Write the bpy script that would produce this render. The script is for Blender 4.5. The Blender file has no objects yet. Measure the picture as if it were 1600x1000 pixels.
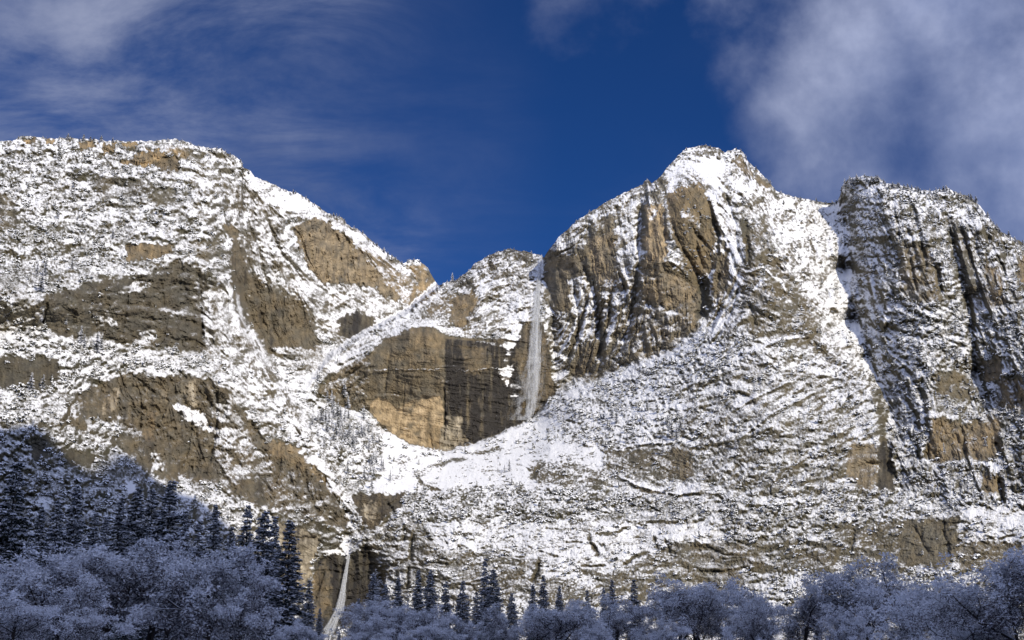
import bpy, math, random
import numpy as np
from mathutils import Vector, Matrix, noise as mnoise

# ------------------------------------------------------------------ camera, sky, sun, exposure
S = bpy.context.scene
COL = S.collection
F_PX = 1800.0                 # focal length in photo pixels (1600 wide) = 40.5 mm on a 36 mm sensor
PITCH = math.radians(16.0)
CAM_Z = 1.7
cd = bpy.data.cameras.new('camera')
cam = bpy.data.objects.new('camera', cd)
COL.objects.link(cam)
cam.location = (0, 0, CAM_Z)
cam.rotation_euler = (math.radians(90) + PITCH, 0, 0)
cd.sensor_width = 36.0
cd.lens = 36.0 * F_PX / 1600.0
cd.clip_start = 0.5
cd.clip_end = 60000
S.camera = cam
S.view_settings.view_transform = 'Standard'
S.view_settings.look = 'None'
S.view_settings.gamma = 1.0
S.view_settings.exposure = 0.0
S.view_settings.use_curve_mapping = False

SUN_EL = math.radians(31)
SUN_AZ = math.radians(138)     # clockwise from +Y (the view direction): behind the camera, to the right
SUN_DIR = Vector((math.sin(SUN_AZ) * math.cos(SUN_EL), math.cos(SUN_AZ) * math.cos(SUN_EL), math.sin(SUN_EL)))
sd = bpy.data.lights.new('sun', 'SUN')
sd.energy = 4.2
sd.angle = math.radians(0.5)
sd.color = (1.0, 0.92, 0.77)
sun = bpy.data.objects.new('sun', sd)
COL.objects.link(sun)
sun.rotation_euler = SUN_DIR.to_track_quat('Z', 'Y').to_euler()
S.cycles.max_bounces = 5
S.cycles.diffuse_bounces = 3
S.cycles.volume_bounces = 1
S.cycles.transparent_max_bounces = 24


class NT:
    """small helper to write node trees"""
    def __init__(self, tree):
        self.t = tree
        self.t.nodes.clear()

    def n(self, typ, **kw):
        nd = self.t.nodes.new(typ)
        for k, v in kw.items():
            if k == 'inp':
                for a, b in v.items():
                    if isinstance(b, bpy.types.NodeSocket):
                        self.t.links.new(b, nd.inputs[a])
                    else:
                        nd.inputs[a].default_value = b
            else:
                setattr(nd, k, v)
        return nd

    def m(self, op, a, b=None, c=None, clamp=False):
        nd = self.t.nodes.new('ShaderNodeMath')
        nd.operation = op
        nd.use_clamp = clamp
        for i, v in enumerate((a, b, c)):
            if v is None:
                continue
            if isinstance(v, bpy.types.NodeSocket):
                self.t.links.new(v, nd.inputs[i])
            else:
                nd.inputs[i].default_value = v
        return nd.outputs[0]

    def vm(self, op, a, b=None, out=0):
        nd = self.t.nodes.new('ShaderNodeVectorMath')
        nd.operation = op
        for i, v in enumerate((a, b)):
            if v is None:
                continue
            if isinstance(v, bpy.types.NodeSocket):
                self.t.links.new(v, nd.inputs[i])
            else:
                nd.inputs[i].default_value = v
        return nd.outputs[out]

    def mix(self, f, a, b, blend='MIX'):
        nd = self.t.nodes.new('ShaderNodeMix')
        nd.data_type = 'RGBA'
        nd.blend_type = blend
        for i, v in ((0, f), (6, a), (7, b)):
            if isinstance(v, bpy.types.NodeSocket):
                self.t.links.new(v, nd.inputs[i])
            else:
                nd.inputs[i].default_value = v if i == 0 else (*v, 1)
        return nd.outputs[2]

    def ramp(self, x, lo, hi, a=0.0, b=1.0):
        nd = self.t.nodes.new('ShaderNodeMapRange')
        nd.interpolation_type = 'SMOOTHSTEP'
        self.t.links.new(x, nd.inputs[0])
        for i, v in ((1, lo), (2, hi), (3, a), (4, b)):
            if isinstance(v, bpy.types.NodeSocket):
                self.t.links.new(v, nd.inputs[i])
            else:
                nd.inputs[i].default_value = v
        return nd.outputs[0]

    def noise(self, vec, scale, detail=4, rough=0.55, dist=0.0):
        nd = self.n('ShaderNodeTexNoise')
        nd.inputs['Scale'].default_value = scale
        nd.inputs['Detail'].default_value = detail
        nd.inputs['Roughness'].default_value = rough
        nd.inputs['Distortion'].default_value = dist
        self.t.links.new(vec, nd.inputs['Vector'])
        return nd.outputs[0]

    def link(self, a, b):
        self.t.links.new(a, b)


def pix_dir(px, py):
    """world direction through a photo pixel (numpy friendly), scaled so that y = 1"""
    u = (px - 800.0) / F_PX
    v = (500.0 - py) / F_PX
    dy = math.cos(PITCH) - v * math.sin(PITCH)
    dz = math.sin(PITCH) + v * math.cos(PITCH)
    return u / dy, dz / dy


# ---- world: physical sky plus high cloud
W = bpy.data.worlds.new('World')
S.world = W
W.use_nodes = True
N = NT(W.node_tree)
sky = N.n('ShaderNodeTexSky', sky_type='NISHITA')
sky.sun_disc = False
sky.sun_elevation = SUN_EL
sky.sun_rotation = SUN_AZ
sky.altitude = 2500
sky.air_density = 1.0
sky.dust_density = 0.3
sky.ozone_density = 4.0
SKY_STRENGTH = 0.13
# the deep, saturated blue of a polarised mountain sky
skyc = N.n('ShaderNodeVectorMath', operation='POWER' if False else 'MULTIPLY')
N.link(sky.outputs[0], skyc.inputs[0])
skyc.inputs[1].default_value = (0.116, 0.29, 0.55)
tc = N.n('ShaderNodeTexCoord')
D = tc.outputs['Generated']
sep = N.n('ShaderNodeSeparateXYZ')
N.link(D, sep.inputs[0])
# project the direction on a cloud layer high above, so that wisps foreshorten to the horizon
zc = N.m('ADD', N.m('MAXIMUM', sep.outputs[2], 0.0), 0.22)
lay = N.n('ShaderNodeCombineXYZ')
N.link(N.m('DIVIDE', sep.outputs[0], zc), lay.inputs[0])
N.link(N.m('DIVIDE', sep.outputs[1], zc), lay.inputs[1])
L = lay.outputs[0]
wisp_map = N.n('ShaderNodeMapping')
wisp_map.inputs['Rotation'].default_value = (0, 0, math.radians(-28))
wisp_map.inputs['Scale'].default_value = (1.1, 1.9, 1)
wisp_map.inputs['Location'].default_value = (3.1, 0.7, 0)
N.link(L, wisp_map.inputs[0])
w1 = N.noise(wisp_map.outputs[0], 2.6, 10, 0.62, 0.45)
w2 = N.noise(L, 0.9, 3, 0.5)


def bank(px, py, r0, r1):
    """soft mask round one direction of the sky (where a bank of cloud hangs)"""
    a, b = pix_dir(px, py)
    d = Vector((a, 1, b)).normalized()
    dt = N.vm('DOT_PRODUCT', D, tuple(d), out=1)
    return N.ramp(dt, math.cos(math.radians(r1)), math.cos(math.radians(r0)))


b_left = N.m('MAXIMUM', bank(330, 130, 2, 17), N.m('MULTIPLY', bank(60, 230, 0, 12), 0.8))
b_left = N.m('MAXIMUM', b_left, N.m('MULTIPLY', bank(570, 270, 1, 10), 1.0))
b_right = N.m('MAXIMUM', bank(1430, 150, 3.5, 10.0), N.m('MULTIPLY', bank(1570, 280, 3, 10), 0.95))
b_right = N.m('MAXIMUM', b_right, N.m('MULTIPLY', bank(1240, 20, 1, 7), 0.6))
b_right = N.m('MAXIMUM', b_right, N.m('MULTIPLY', bank(930, -60, 1, 6.5), 0.45))
hole = bank(850, 200, 5, 13)
wisp = N.m('MULTIPLY', N.ramp(w1, 0.36, 0.76), N.m('ADD', N.m('MULTIPLY', b_left, 1.25), N.ramp(w2, 0.5, 0.8)))
wisp = N.m('MULTIPLY', wisp, N.m('SUBTRACT', 1.0, N.m('MULTIPLY', hole, 0.85)))
cl_n = N.noise(D, 8.0, 10, 0.56, 0.15)
cl_n2 = N.noise(D, 3.2, 2, 0.5)
puff = N.m('ADD', N.m('MULTIPLY', b_right, 0.62), N.m('SUBTRACT', N.m('MULTIPLY', cl_n, 1.25), 0.62))
puff = N.m('ADD', puff, N.m('MULTIPLY', N.m('SUBTRACT', cl_n2, 0.5), 0.3))
puff = N.ramp(puff, 0.18, 0.98)
puff = N.m('MULTIPLY', puff, N.ramp(b_right, 0.0, 0.25))
# broken cloud added over the unseen sky to lift the ambient light
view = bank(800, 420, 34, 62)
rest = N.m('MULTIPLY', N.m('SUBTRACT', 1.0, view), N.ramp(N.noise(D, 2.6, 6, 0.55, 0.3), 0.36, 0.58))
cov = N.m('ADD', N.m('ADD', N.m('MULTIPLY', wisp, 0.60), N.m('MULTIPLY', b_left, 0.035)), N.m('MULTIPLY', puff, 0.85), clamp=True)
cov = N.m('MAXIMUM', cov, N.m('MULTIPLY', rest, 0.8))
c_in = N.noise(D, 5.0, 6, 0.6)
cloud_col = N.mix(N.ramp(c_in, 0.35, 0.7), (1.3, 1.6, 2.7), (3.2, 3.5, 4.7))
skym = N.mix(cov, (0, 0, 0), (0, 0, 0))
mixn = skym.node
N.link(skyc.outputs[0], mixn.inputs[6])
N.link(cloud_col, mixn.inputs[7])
# cloud nearer the sun is brighter, raised out of view to add ambient light
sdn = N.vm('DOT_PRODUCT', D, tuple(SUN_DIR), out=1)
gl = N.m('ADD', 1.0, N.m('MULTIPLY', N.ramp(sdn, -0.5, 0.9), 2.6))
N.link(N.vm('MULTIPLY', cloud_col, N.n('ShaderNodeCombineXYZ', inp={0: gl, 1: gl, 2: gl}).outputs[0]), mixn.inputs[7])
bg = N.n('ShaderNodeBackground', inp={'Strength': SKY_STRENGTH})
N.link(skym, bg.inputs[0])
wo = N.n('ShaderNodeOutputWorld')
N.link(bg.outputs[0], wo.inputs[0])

# ------------------------------------------------------------------ numpy noise
RS = np.random.RandomState


def hash2(ix, iy, seed):
    h = (ix.astype(np.int64) * 374761393 + iy.astype(np.int64) * 668265263 + seed * 974634777) & 0x7fffffff
    h = ((h ^ (h >> 13)) * 1274126177) & 0x7fffffff
    return ((h ^ (h >> 16)) & 0xffffff) / float(0xffffff)


def perlin(x, y, seed=0):
    x0 = np.floor(x); y0 = np.floor(y)
    fx = (x - x0).astype(np.float32); fy = (y - y0).astype(np.float32)
    x0 = x0.astype(np.int64); y0 = y0.astype(np.int64)
    u = fx * fx * fx * (fx * (fx * 6 - 15) + 10)
    v = fy * fy * fy * (fy * (fy * 6 - 15) + 10)
    out = 0
    for dx in (0, 1):
        for dy in (0, 1):
            a = hash2(x0 + dx, y0 + dy, seed).astype(np.float32) * 6.2831853
            g = np.cos(a) * (fx - dx) + np.sin(a) * (fy - dy)
            out = out + g * (u if dx else 1 - u) * (v if dy else 1 - v)
    return out * 1.5


def fbm(x, y, oct=4, seed=0, gain=0.5):
    s = 0; a = 1.0; t = 0
    for i in range(oct):
        s = s + a * perlin(x * 2 ** i + 13.7 * i, y * 2 ** i - 7.3 * i, seed + i)
        t += a; a *= gain
    return s / t


def ridged(x, y, oct=3, seed=0, gain=0.5):
    s = 0; a = 1.0; t = 0
    for i in range(oct):
        s = s + a * (1 - 2 * np.abs(perlin(x * 2 ** i + 3.7 * i, y * 2 ** i - 1.3 * i, seed + i)))
        t += a; a *= gain
    return s / t


def worley(x, y, seed=0):
    x0 = np.floor(x).astype(np.int64); y0 = np.floor(y).astype(np.int64)
    best = np.full(x.shape, 9.0, np.float32)
    idv = np.zeros(x.shape, np.float32)
    for dx in (-1, 0, 1):
        for dy in (-1, 0, 1):
            cx = x0 + dx; cy = y0 + dy
            jx = cx + hash2(cx, cy, seed); jy = cy + hash2(cx, cy, seed + 77)
            d = ((x - jx) ** 2 + (y - jy) ** 2).astype(np.float32)
            m = d < best
            best = np.where(m, d, best)
            idv = np.where(m, hash2(cx, cy, seed + 5).astype(np.float32), idv)
    return np.sqrt(best), idv


def sstep(a, b, x):
    t = np.clip((x - a) / (b - a), 0, 1)
    return t * t * (3 - 2 * t)


def blur(A, r):
    for ax in (0, 1):
        k = np.ones(2 * r + 1) / (2 * r + 1)
        pad = [(0, 0), (0, 0)]; pad[ax] = (r + 1, r)
        c = np.cumsum(np.pad(A, pad, mode='edge'), axis=ax, dtype=np.float64)
        A = (c[2 * r + 1:] - c[:-2 * r - 1]) / (2 * r + 1) if ax == 0 else (c[:, 2 * r + 1:] - c[:, :-2 * r - 1]) / (2 * r + 1)
    return A



# ------------------------------------------------------------------ the mountain wall: one star-shaped relief in real depth
SKYLINE = [(-120, 226), (-60, 222), (0, 221), (18, 221), (32, 213), (50, 212), (75, 216), (100, 216), (130, 217), (160, 219), (200, 221),
           (240, 220), (272, 217), (290, 221), (310, 229), (345, 233), (365, 243), (378, 251), (380, 261), (392, 268), (398, 277), (418, 284),
           (444, 297), (470, 303), (492, 319), (511, 332), (534, 340), (548, 355), (559, 358), (585, 379), (600, 392), (617, 403),
           (628, 411), (640, 406), (652, 406), (668, 418), (676, 432), (684, 444), (690, 444), (697, 441), (712, 437), (726, 428),
           (742, 412), (764, 399), (783, 392), (799, 389), (818, 393), (844, 398), (850, 403), (857, 392), (873, 370), (902, 345), (921, 332),
           (940, 320), (972, 302), (1004, 289), (1007, 282), (1012, 280), (1018, 286), (1027, 281), (1036, 270), (1052, 251), (1071, 233),
           (1086, 229), (1100, 227), (1119, 230), (1132, 238), (1140, 236), (1148, 232), (1161, 238), (1170, 253), (1183, 264), (1199, 280),
           (1212, 297), (1228, 305), (1254, 310), (1276, 314), (1292, 317), (1307, 317), (1312, 309), (1316, 291), (1324, 280), (1346, 275),
           (1369, 275), (1385, 286), (1410, 290), (1436, 297), (1462, 298), (1478, 294), (1500, 302), (1519, 310), (1532, 322),
           (1542, 338), (1564, 361), (1593, 377), (1610, 384), (1660, 410), (1720, 432)]
NX, NYR = 1480, 620
pxs = np.linspace(-110, 1710, NX)
skyv = np.interp(pxs, [p[0] for p in SKYLINE], [p[1] for p in SKYLINE])
# jagged little teeth on the skyline (boulders, snow mounds)
skyv = skyv + 1.6 * perlin(pxs / 9.0, pxs * 0 + 3.3, 5) + 1.2 * perlin(pxs / 3.7, pxs * 0 + 9.3, 6)
tt = np.linspace(0, 1, NYR)
PX = np.repeat(pxs[None, :], NYR, 0)
kk_ = np.exp(-np.linspace(-2.5, 2.5, 161) ** 2); kk_ /= kk_.sum()
smv = np.convolve(np.pad(skyv, 80, mode='edge'), kk_, mode='valid')
PY = smv[None, :] + (1014 - smv[None, :]) * tt[:, None] + (skyv - smv)[None, :] * np.exp(-tt * 11)[:, None] * (1 - tt[:, None])

# depth control points (px, py, forward distance in metres), one set per rock mass
G_LEFT = [(-110, 225, 1480), (0, 221, 1500), (100, 217, 1530), (200, 221, 1560), (290, 221, 1590), (380, 262, 1620), (380, 300, 1600),
          (0, 300, 1330), (120, 300, 1400), (250, 300, 1450), (330, 330, 1450), (0, 400, 1180), (100, 400, 1230), (200, 395, 1290),
          (300, 400, 1330), (345, 420, 1350), (-110, 400, 1150), (0, 480, 1080), (70, 470, 1090), (150, 440, 1180), (230, 430, 1240),
          (300, 425, 1290), (80, 520, 1060), (150, 525, 1130), (230, 530, 1200), (310, 545, 1240), (0, 540, 1010), (100, 560, 1030),
          (200, 565, 1130), (300, 585, 1180), (150, 600, 1080), (250, 590, 1140), (350, 600, 1180), (0, 600, 960), (-110, 560, 950),
          (380, 480, 1380), (400, 560, 1340), (440, 620, 1290), (480, 665, 1250), (340, 520, 1290), (330, 620, 1170),
          (0, 665, 880), (60, 665, 890), (120, 672, 950), (180, 700, 1010), (250, 745, 1020), (300, 740, 1090), (370, 700, 1140), (330, 680, 1140),
          (430, 720, 1180), (500, 760, 1170), (540, 810, 1160), (545, 845, 1150), (-110, 680, 830),
          (300, 790, 930), (400, 800, 1040), (450, 790, 1090), (470, 850, 1070), (450, 920, 1050), (500, 860, 1120), (550, 870, 1135),
          (500, 960, 1040), (580, 960, 1082), (592, 868, 1118), (560, 900, 1110), (0, 760, 830), (100, 760, 850), (200, 770, 870), (0, 850, 770), (150, 850, 790),
          (300, 850, 860), (0, 1010, 600), (200, 1010, 620), (400, 1010, 820), (-110, 1010, 560), (600, 1010, 960)]
G_BACK = [(370, 262, 1640), (392, 270, 1660), (444, 297, 1760), (511, 332, 1900), (585, 379, 2100), (628, 411, 2230), (684, 444, 2330),
          (365, 340, 1620), (375, 430, 1590), (400, 520, 1575), (430, 545, 1560), (450, 330, 1700), (450, 400, 1660), (480, 470, 1640),
          (500, 540, 1620), (457, 365, 1700), (500, 350, 1830), (508, 440, 1790), (550, 385, 1960), (560, 445, 1930), (600, 405, 2080),
          (610, 460, 2060), (650, 420, 2230), (660, 475, 2180), (520, 480, 1760), (560, 500, 1780), (600, 490, 1900), (640, 480, 2050),
          (560, 530, 1700), (520, 545, 1620), (470, 560, 1530), (430, 590, 1500), (470, 600, 1480), (500, 600, 1460), (500, 640, 1420),
          (560, 640, 1450), (540, 680, 1380), (600, 690, 1400), (520, 730, 1225), (560, 760, 1200), (545, 800, 1165), (600, 740, 1290)]
G_CEN = [(470, 600, 1440), (490, 600, 1470), (500, 570, 1500), (533, 541, 1560), (585, 515, 1610), (636, 490, 1680), (670, 460, 1760), (690, 444, 1850),
         (726, 428, 1880), (764, 399, 1900), (800, 389, 1900), (845, 398, 1880), (500, 620, 1465), (545, 640, 1475), (590, 670, 1480), (640, 690, 1480), (690, 706, 1475),
         (740, 692, 1500), (800, 667, 1550), (835, 655, 1580), (860, 620, 1588), (580, 550, 1500), (640, 515, 1500), (680, 513, 1500),
         (720, 530, 1530), (780, 530, 1560), (700, 600, 1500), (620, 600, 1485), (780, 600, 1560), (700, 505, 1620), (745, 475, 1690),
         (700, 465, 1740), (780, 480, 1700), (820, 500, 1625), (830, 420, 1800), (780, 420, 1800), (845, 520, 1605), (830, 580, 1592),
         (740, 440, 1790), (640, 500, 1620), (900, 400, 1700), (900, 600, 1600)]
G_RIGHT = [(846, 400, 1800), (857, 392, 1720), (870, 480, 1640), (860, 560, 1614), (866, 612, 1590), (902, 345, 1740), (940, 320, 1760), (1004, 289, 1800),
           (920, 400, 1665), (920, 500, 1625), (910, 590, 1590), (980, 380, 1640), (980, 480, 1580), (960, 570, 1535), (1022, 300, 1720), (1022, 400, 1560),
           (1050, 450, 1530), (1050, 540, 1490), (1071, 233, 1840), (1100, 227, 1860), (1148, 232, 1860), (1100, 290, 1700), (1070, 340, 1600),
           (1110, 360, 1620), (1090, 430, 1580), (1110, 500, 1490), (1140, 420, 1540), (1160, 300, 1680), (1180, 400, 1520), (1199, 280, 1800),
           (1228, 305, 1840), (1292, 316, 1900), (1307, 317, 1900), (1230, 380, 1630), (1270, 400, 1660), (1296, 400, 1700), (1300, 480, 1560), (1200, 470, 1430), (1260, 520, 1430),
           (1180, 520, 1400), (1318, 420, 1800), (1346, 420, 1650), (1332, 500, 1670), (1360, 500, 1530), (1320, 540, 1450), (1350, 560, 1500), (1376, 560, 1430), (1372, 600, 1420), (1385, 650, 1330), (1340, 600, 1360),
           (1250, 600, 1280), (1324, 280, 1800), (1369, 275, 1760), (1316, 350, 1850), (1344, 350, 1720), (1370, 400, 1640), (1370, 500, 1500), (1436, 297, 1740),
           (1400, 350, 1620), (1400, 450, 1500), (1400, 560, 1400), (1478, 294, 1720), (1450, 380, 1560), (1460, 470, 1440), (1500, 302, 1720),
           (1532, 322, 1700), (1490, 380, 1600), (1515, 470, 1500), (1530, 360, 1580), (1560, 450, 1440), (1600, 384, 1620), (1600, 480, 1380),
           (1710, 432, 1500), (1710, 600, 1200), (1440, 560, 1330), (1525, 580, 1380), (1560, 580, 1300), (1600, 560, 1260), (1450, 650, 1200), (1545, 640, 1280),
           (1500, 720, 1140), (1600, 700, 1120), (1390, 690, 1230), (1385, 770, 1160), (1350, 760, 1130), (1600, 800, 1020), (1500, 800, 1030)]
G_APRON = [(870, 612, 1580), (905, 597, 1560), (960, 582, 1510), (1040, 552, 1460), (1095, 520, 1440), (835, 655, 1560), (800, 668, 1510), (740, 692, 1470), (690, 707, 1440),
           (640, 693, 1440), (600, 680, 1430), (560, 660, 1420), (500, 640, 1380), (480, 670, 1300), (530, 700, 1270), (600, 730, 1300), (560, 760, 1220), (650, 740, 1300), (740, 730, 1330),
           (540, 800, 1170), (560, 835, 1140), (600, 770, 1200), (620, 780, 1190), (700, 770, 1210), (800, 740, 1280), (860, 700, 1340), (940, 700, 1310),
           (900, 640, 1450), (1000, 620, 1400), (1100, 580, 1370), (1200, 560, 1330), (1300, 600, 1320), (1250, 520, 1420), (1160, 490, 1420),
           (1000, 700, 1260), (1100, 680, 1240), (1200, 660, 1210), (1300, 680, 1190), (1050, 745, 1190), (1200, 740, 1130), (1320, 760, 1120),
           (880, 760, 1200), (1000, 800, 1130), (800, 800, 1160), (700, 815, 1120), (600, 850, 1120), (900, 830, 1080), (1050, 840, 1050), (1150, 820, 1060),
           (1270, 820, 1050), (1400, 800, 1060), (1500, 800, 1030), (1600, 800, 1010), (700, 860, 1060), (640, 930, 1020), (800, 900, 1000), (900, 880, 1010), (1000, 880, 1010),
           (1100, 910, 1000), (1200, 900, 990), (1300, 900, 970), (1440, 870, 980), (1560, 880, 960), (1710, 850, 950), (560, 900, 1110), (580, 1000, 1000), (560, 980, 1040),
           (800, 1010, 860), (1000, 1010, 860), (1200, 1010, 850), (1400, 1010, 840), (1710, 1010, 820), (1385, 700, 1170), (1400, 740, 1140)]


def rbf_eval(pts, gx, gy):
    p = np.array(pts, float)
    A = np.sqrt((p[:, 0, None] - p[None, :, 0]) ** 2 + (p[:, 1, None] - p[None, :, 1]) ** 2)
    n = len(p)
    M = np.zeros((n + 3, n + 3))
    M[:n, :n] = A + np.eye(n) * -6.0
    M[:n, n] = 1; M[:n, n + 1] = p[:, 0]; M[:n, n + 2] = p[:, 1]
    M[n:, :n] = M[:n, n:].T
    w = np.linalg.solve(M, np.concatenate([p[:, 2], [0, 0, 0]]))
    out = w[n] + w[n + 1] * gx + w[n + 2] * gy
    for i in range(n):
        out += w[i] * np.sqrt((gx - p[i, 0]) ** 2 + (gy - p[i, 1]) ** 2)
    return out


cgx = np.arange(-120, 1730, 10.0)
cgy = np.arange(190, 1030, 10.0)
CGX, CGY = np.meshgrid(cgx, cgy)


def bilinear(c, x, y):
    fx = np.clip((x - cgx[0]) / 10.0, 0, len(cgx) - 1.001); fy = np.clip((y - cgy[0]) / 10.0, 0, len(cgy) - 1.001)
    ix = fx.astype(int); iy = fy.astype(int); fx = fx - ix; fy = fy - iy
    return (c[iy, ix] * (1 - fx) + c[iy, ix + 1] * fx) * (1 - fy) + (c[iy + 1, ix] * (1 - fx) + c[iy + 1, ix + 1] * fx) * fy


def poly_sd(poly, X, Y):
    """signed distance to a polygon, negative inside"""
    p = np.array(poly, float)
    d = np.full(X.shape, 1e9); inside = np.zeros(X.shape, bool)
    for i in range(len(p)):
        ax, ay = p[i]; bx, by = p[(i + 1) % len(p)]
        ex, ey = bx - ax, by - ay
        t = np.clip(((X - ax) * ex + (Y - ay) * ey) / (ex * ex + ey * ey + 1e-9), 0, 1)
        d = np.minimum(d, (X - ax - t * ex) ** 2 + (Y - ay - t * ey) ** 2)
        c = ((ay > Y) != (by > Y)) & (X < (bx - ax) * (Y - ay) / ((by - ay) if by != ay else 1e-9) + ax)
        inside ^= c
    return np.where(inside, -1, 1) * np.sqrt(d)


# wobble used for every hand-traced outline so that none is straight
WX = 4.6 * fbm(PX / 24, PY / 24, 4, 11, .6) + 1.8 * perlin(PX / 5, PY / 5, 15)
WY = 4.6 * fbm(PX / 24 + 50, PY / 24, 4, 21, .6) + 1.8 * perlin(PX / 5, PY / 5, 25)


def mask(poly, soft=2.0, warp=1.0):
    xs = [p[0] for p in poly]; ys = [p[1] for p in poly]
    pad = 26 + soft * 2
    c0, c1 = np.searchsorted(pxs, [min(xs) - pad, max(xs) + pad])
    r = np.where(((PY[:, c0:c1] > min(ys) - pad) & (PY[:, c0:c1] < max(ys) + pad)).any(1))[0]
    if len(r) == 0 or c1 <= c0:
        return (slice(0, 0), slice(0, 0)), 0
    sl = (slice(r[0], r[-1] + 1), slice(c0, c1))
    sdv = poly_sd(poly, PX[sl] + WX[sl] * warp, PY[sl] + WY[sl] * warp)
    return sl, (1 - sstep(-soft, soft, sdv)).astype(np.float32)


def line_d(pts, warp=1.0, pad=40):
    xs = [p[0] for p in pts]; ys = [p[1] for p in pts]
    c0, c1 = np.searchsorted(pxs, [min(xs) - pad, max(xs) + pad])
    r = np.where(((PY[:, c0:c1] > min(ys) - pad) & (PY[:, c0:c1] < max(ys) + pad)).any(1))[0]
    sl = (slice(r[0], r[-1] + 1), slice(c0, c1))
    X = PX[sl] + WX[sl] * warp; Y = PY[sl] + WY[sl] * warp
    best = np.full(X.shape, 1e9); side = np.zeros(X.shape); par = np.zeros(X.shape)
    for i in range(len(pts) - 1):
        ax, ay = pts[i]; bx, by = pts[i + 1]
        ex, ey = bx - ax, by - ay
        t = np.clip(((X - ax) * ex + (Y - ay) * ey) / (ex * ex + ey * ey), 0, 1)
        d = (X - ax - t * ex) ** 2 + (Y - ay - t * ey) ** 2
        m = d < best
        best = np.where(m, d, best)
        side = np.where(m, np.sign(ex * (Y - ay) - ey * (X - ax)), side)
        par = np.where(m, (i + t) / (len(pts) - 1), par)
    return sl, np.sqrt(best), side, par


DL, DB, DC, DR, DA = [bilinear(rbf_eval(g, CGX, CGY), PX, PY) for g in (G_LEFT, G_BACK, G_CEN, G_RIGHT, G_APRON)]
# regions of the five masses
R_LEFT = [(-200, 100), (378, 100), (380, 262), (372, 300), (362, 340), (358, 400), (366, 440), (380, 500), (405, 545), (430, 585), (455, 625), (484, 668),
          (505, 700), (528, 750), (548, 790), (560, 838), (545, 862), (590, 860), (600, 900), (585, 1100), (-200, 1100)]
R_CEN = [(690, 445), (690, 200), (850, 200), (852, 400), (862, 480), (862, 560), (868, 612), (838, 652), (800, 668), (742, 692), (690, 708), (640, 694), (600, 676), (575, 652), (545, 644), (510, 640),
         (478, 612), (492, 585), (520, 553), (560, 527), (605, 503), (640, 484), (665, 462)]
R_BACK = [(350, 100), (688, 100), (688, 445), (640, 484), (560, 527), (478, 612), (505, 640), (545, 644), (500, 650), (484, 668), (430, 585), (380, 500), (350, 430)]
R_RIGHT = [(851, 100), (1800, 100), (1800, 820), (1600, 830), (1480, 800), (1400, 770), (1385, 650), (1372, 610), (1330, 560), (1250, 500), (1160, 490), (1095, 520), (1040, 552), (960, 582), (905, 597), (868, 614), (858, 500)]
SH0 = PX.shape
REG = np.full(PX.shape, 4, np.int8)      # 4 = lower slope
Dp = DA.copy()


def comp(poly, field, rid, soft, warp=0.8):
    global Dp
    sl, m = mask(poly, soft, warp)
    Dp[sl] = Dp[sl] * (1 - m) + field[sl] * m
    REG[sl] = np.where(m > 0.5, rid, REG[sl])


comp(R_RIGHT, DR, 3, 14)
comp(R_BACK, DB, 1, 5)
comp(R_CEN, DC, 2, 5)
LEFT_TOP = [(-200, 100), (385, 100), (385, 262), (385, 300), (380, 340), (375, 400), (376, 440), (370, 470), (-200, 470)]
sl_, m_ = mask(LEFT_TOP, 70, 0.8)
comp(R_LEFT, DL, 0, 5)
top_w = (1 - sstep(400, 520, PY))
soft_ = np.zeros(SH0, np.float32); soft_[sl_] = m_
Dp = np.where(REG <= 1, Dp * (1 - top_w) + top_w * (DB * (1 - soft_) + DL * soft_), Dp)

for poly_, rad_ in (([(470, 650), (500, 660), (560, 760), (620, 850), (600, 900), (540, 870), (470, 740)], 9), ([(350, 230), (410, 260), (410, 400), (430, 560), (380, 520), (345, 400)], 7), ([(372, 470), (398, 470), (445, 560), (505, 650), (488, 690), (430, 615), (382, 540)], 7)):
    db_ = blur(Dp, rad_); sl, m = mask(poly_, 12, .5)
    Dp[sl] = Dp[sl] * (1 - m) + db_[sl] * m

# ---- surface character, painted over the whole wall
SH = PX.shape
FLD = {k: np.full(SH, v, np.float32) for k, v in dict(cov=.62, veg=.6, flute=.15, ledge=.4, rough=.7, gold=0, dark=0, pale=0, sa=0.0).items()}  # dark: dark rock, plus painted shade in the alcove, gullies and crevice


def P(poly, soft=5, warp=2.3, **kw):
    sl, m = mask(poly, soft, warp)
    for k, v in kw.items():
        FLD[k][sl] = FLD[k][sl] * (1 - m) + v * m


def LN(pts, w, amp=0.0, warp=0.7, taper=True, **kw):
    """a traced line: ridge (amp>0, towards the viewer) or crack / gully (amp<0) of half-width w pixels"""
    sl, d, side, par = line_d(pts, warp, pad=w * 3 + 12)
    tp = (np.clip(par * 5, 0, 1) * np.clip((1 - par) * 5, 0, 1)) if taper else 1.0
    g = np.exp(-(d / w) ** 2) * tp
    if amp:
        Dp[sl] -= amp * g
    for k, v in kw.items():
        m = np.clip(g * 1.5, 0, 1)
        FLD[k][sl] = FLD[k][sl] * (1 - m) + v * m


def ST(pts, w, amp, warp=0.7, reach=30):
    """a step: ground on the left of the line (walking along it) stands out by amp metres, fading back over reach px"""
    sl, d, side, par = line_d(pts, warp, pad=reach * 2)
    tp = np.clip(par * 6, 0, 1) * np.clip((1 - par) * 6, 0, 1)
    s = sstep(-w, w, -d * side)
    Dp[sl] -= amp * s * np.exp(-(d / reach) ** 2) * tp


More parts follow.
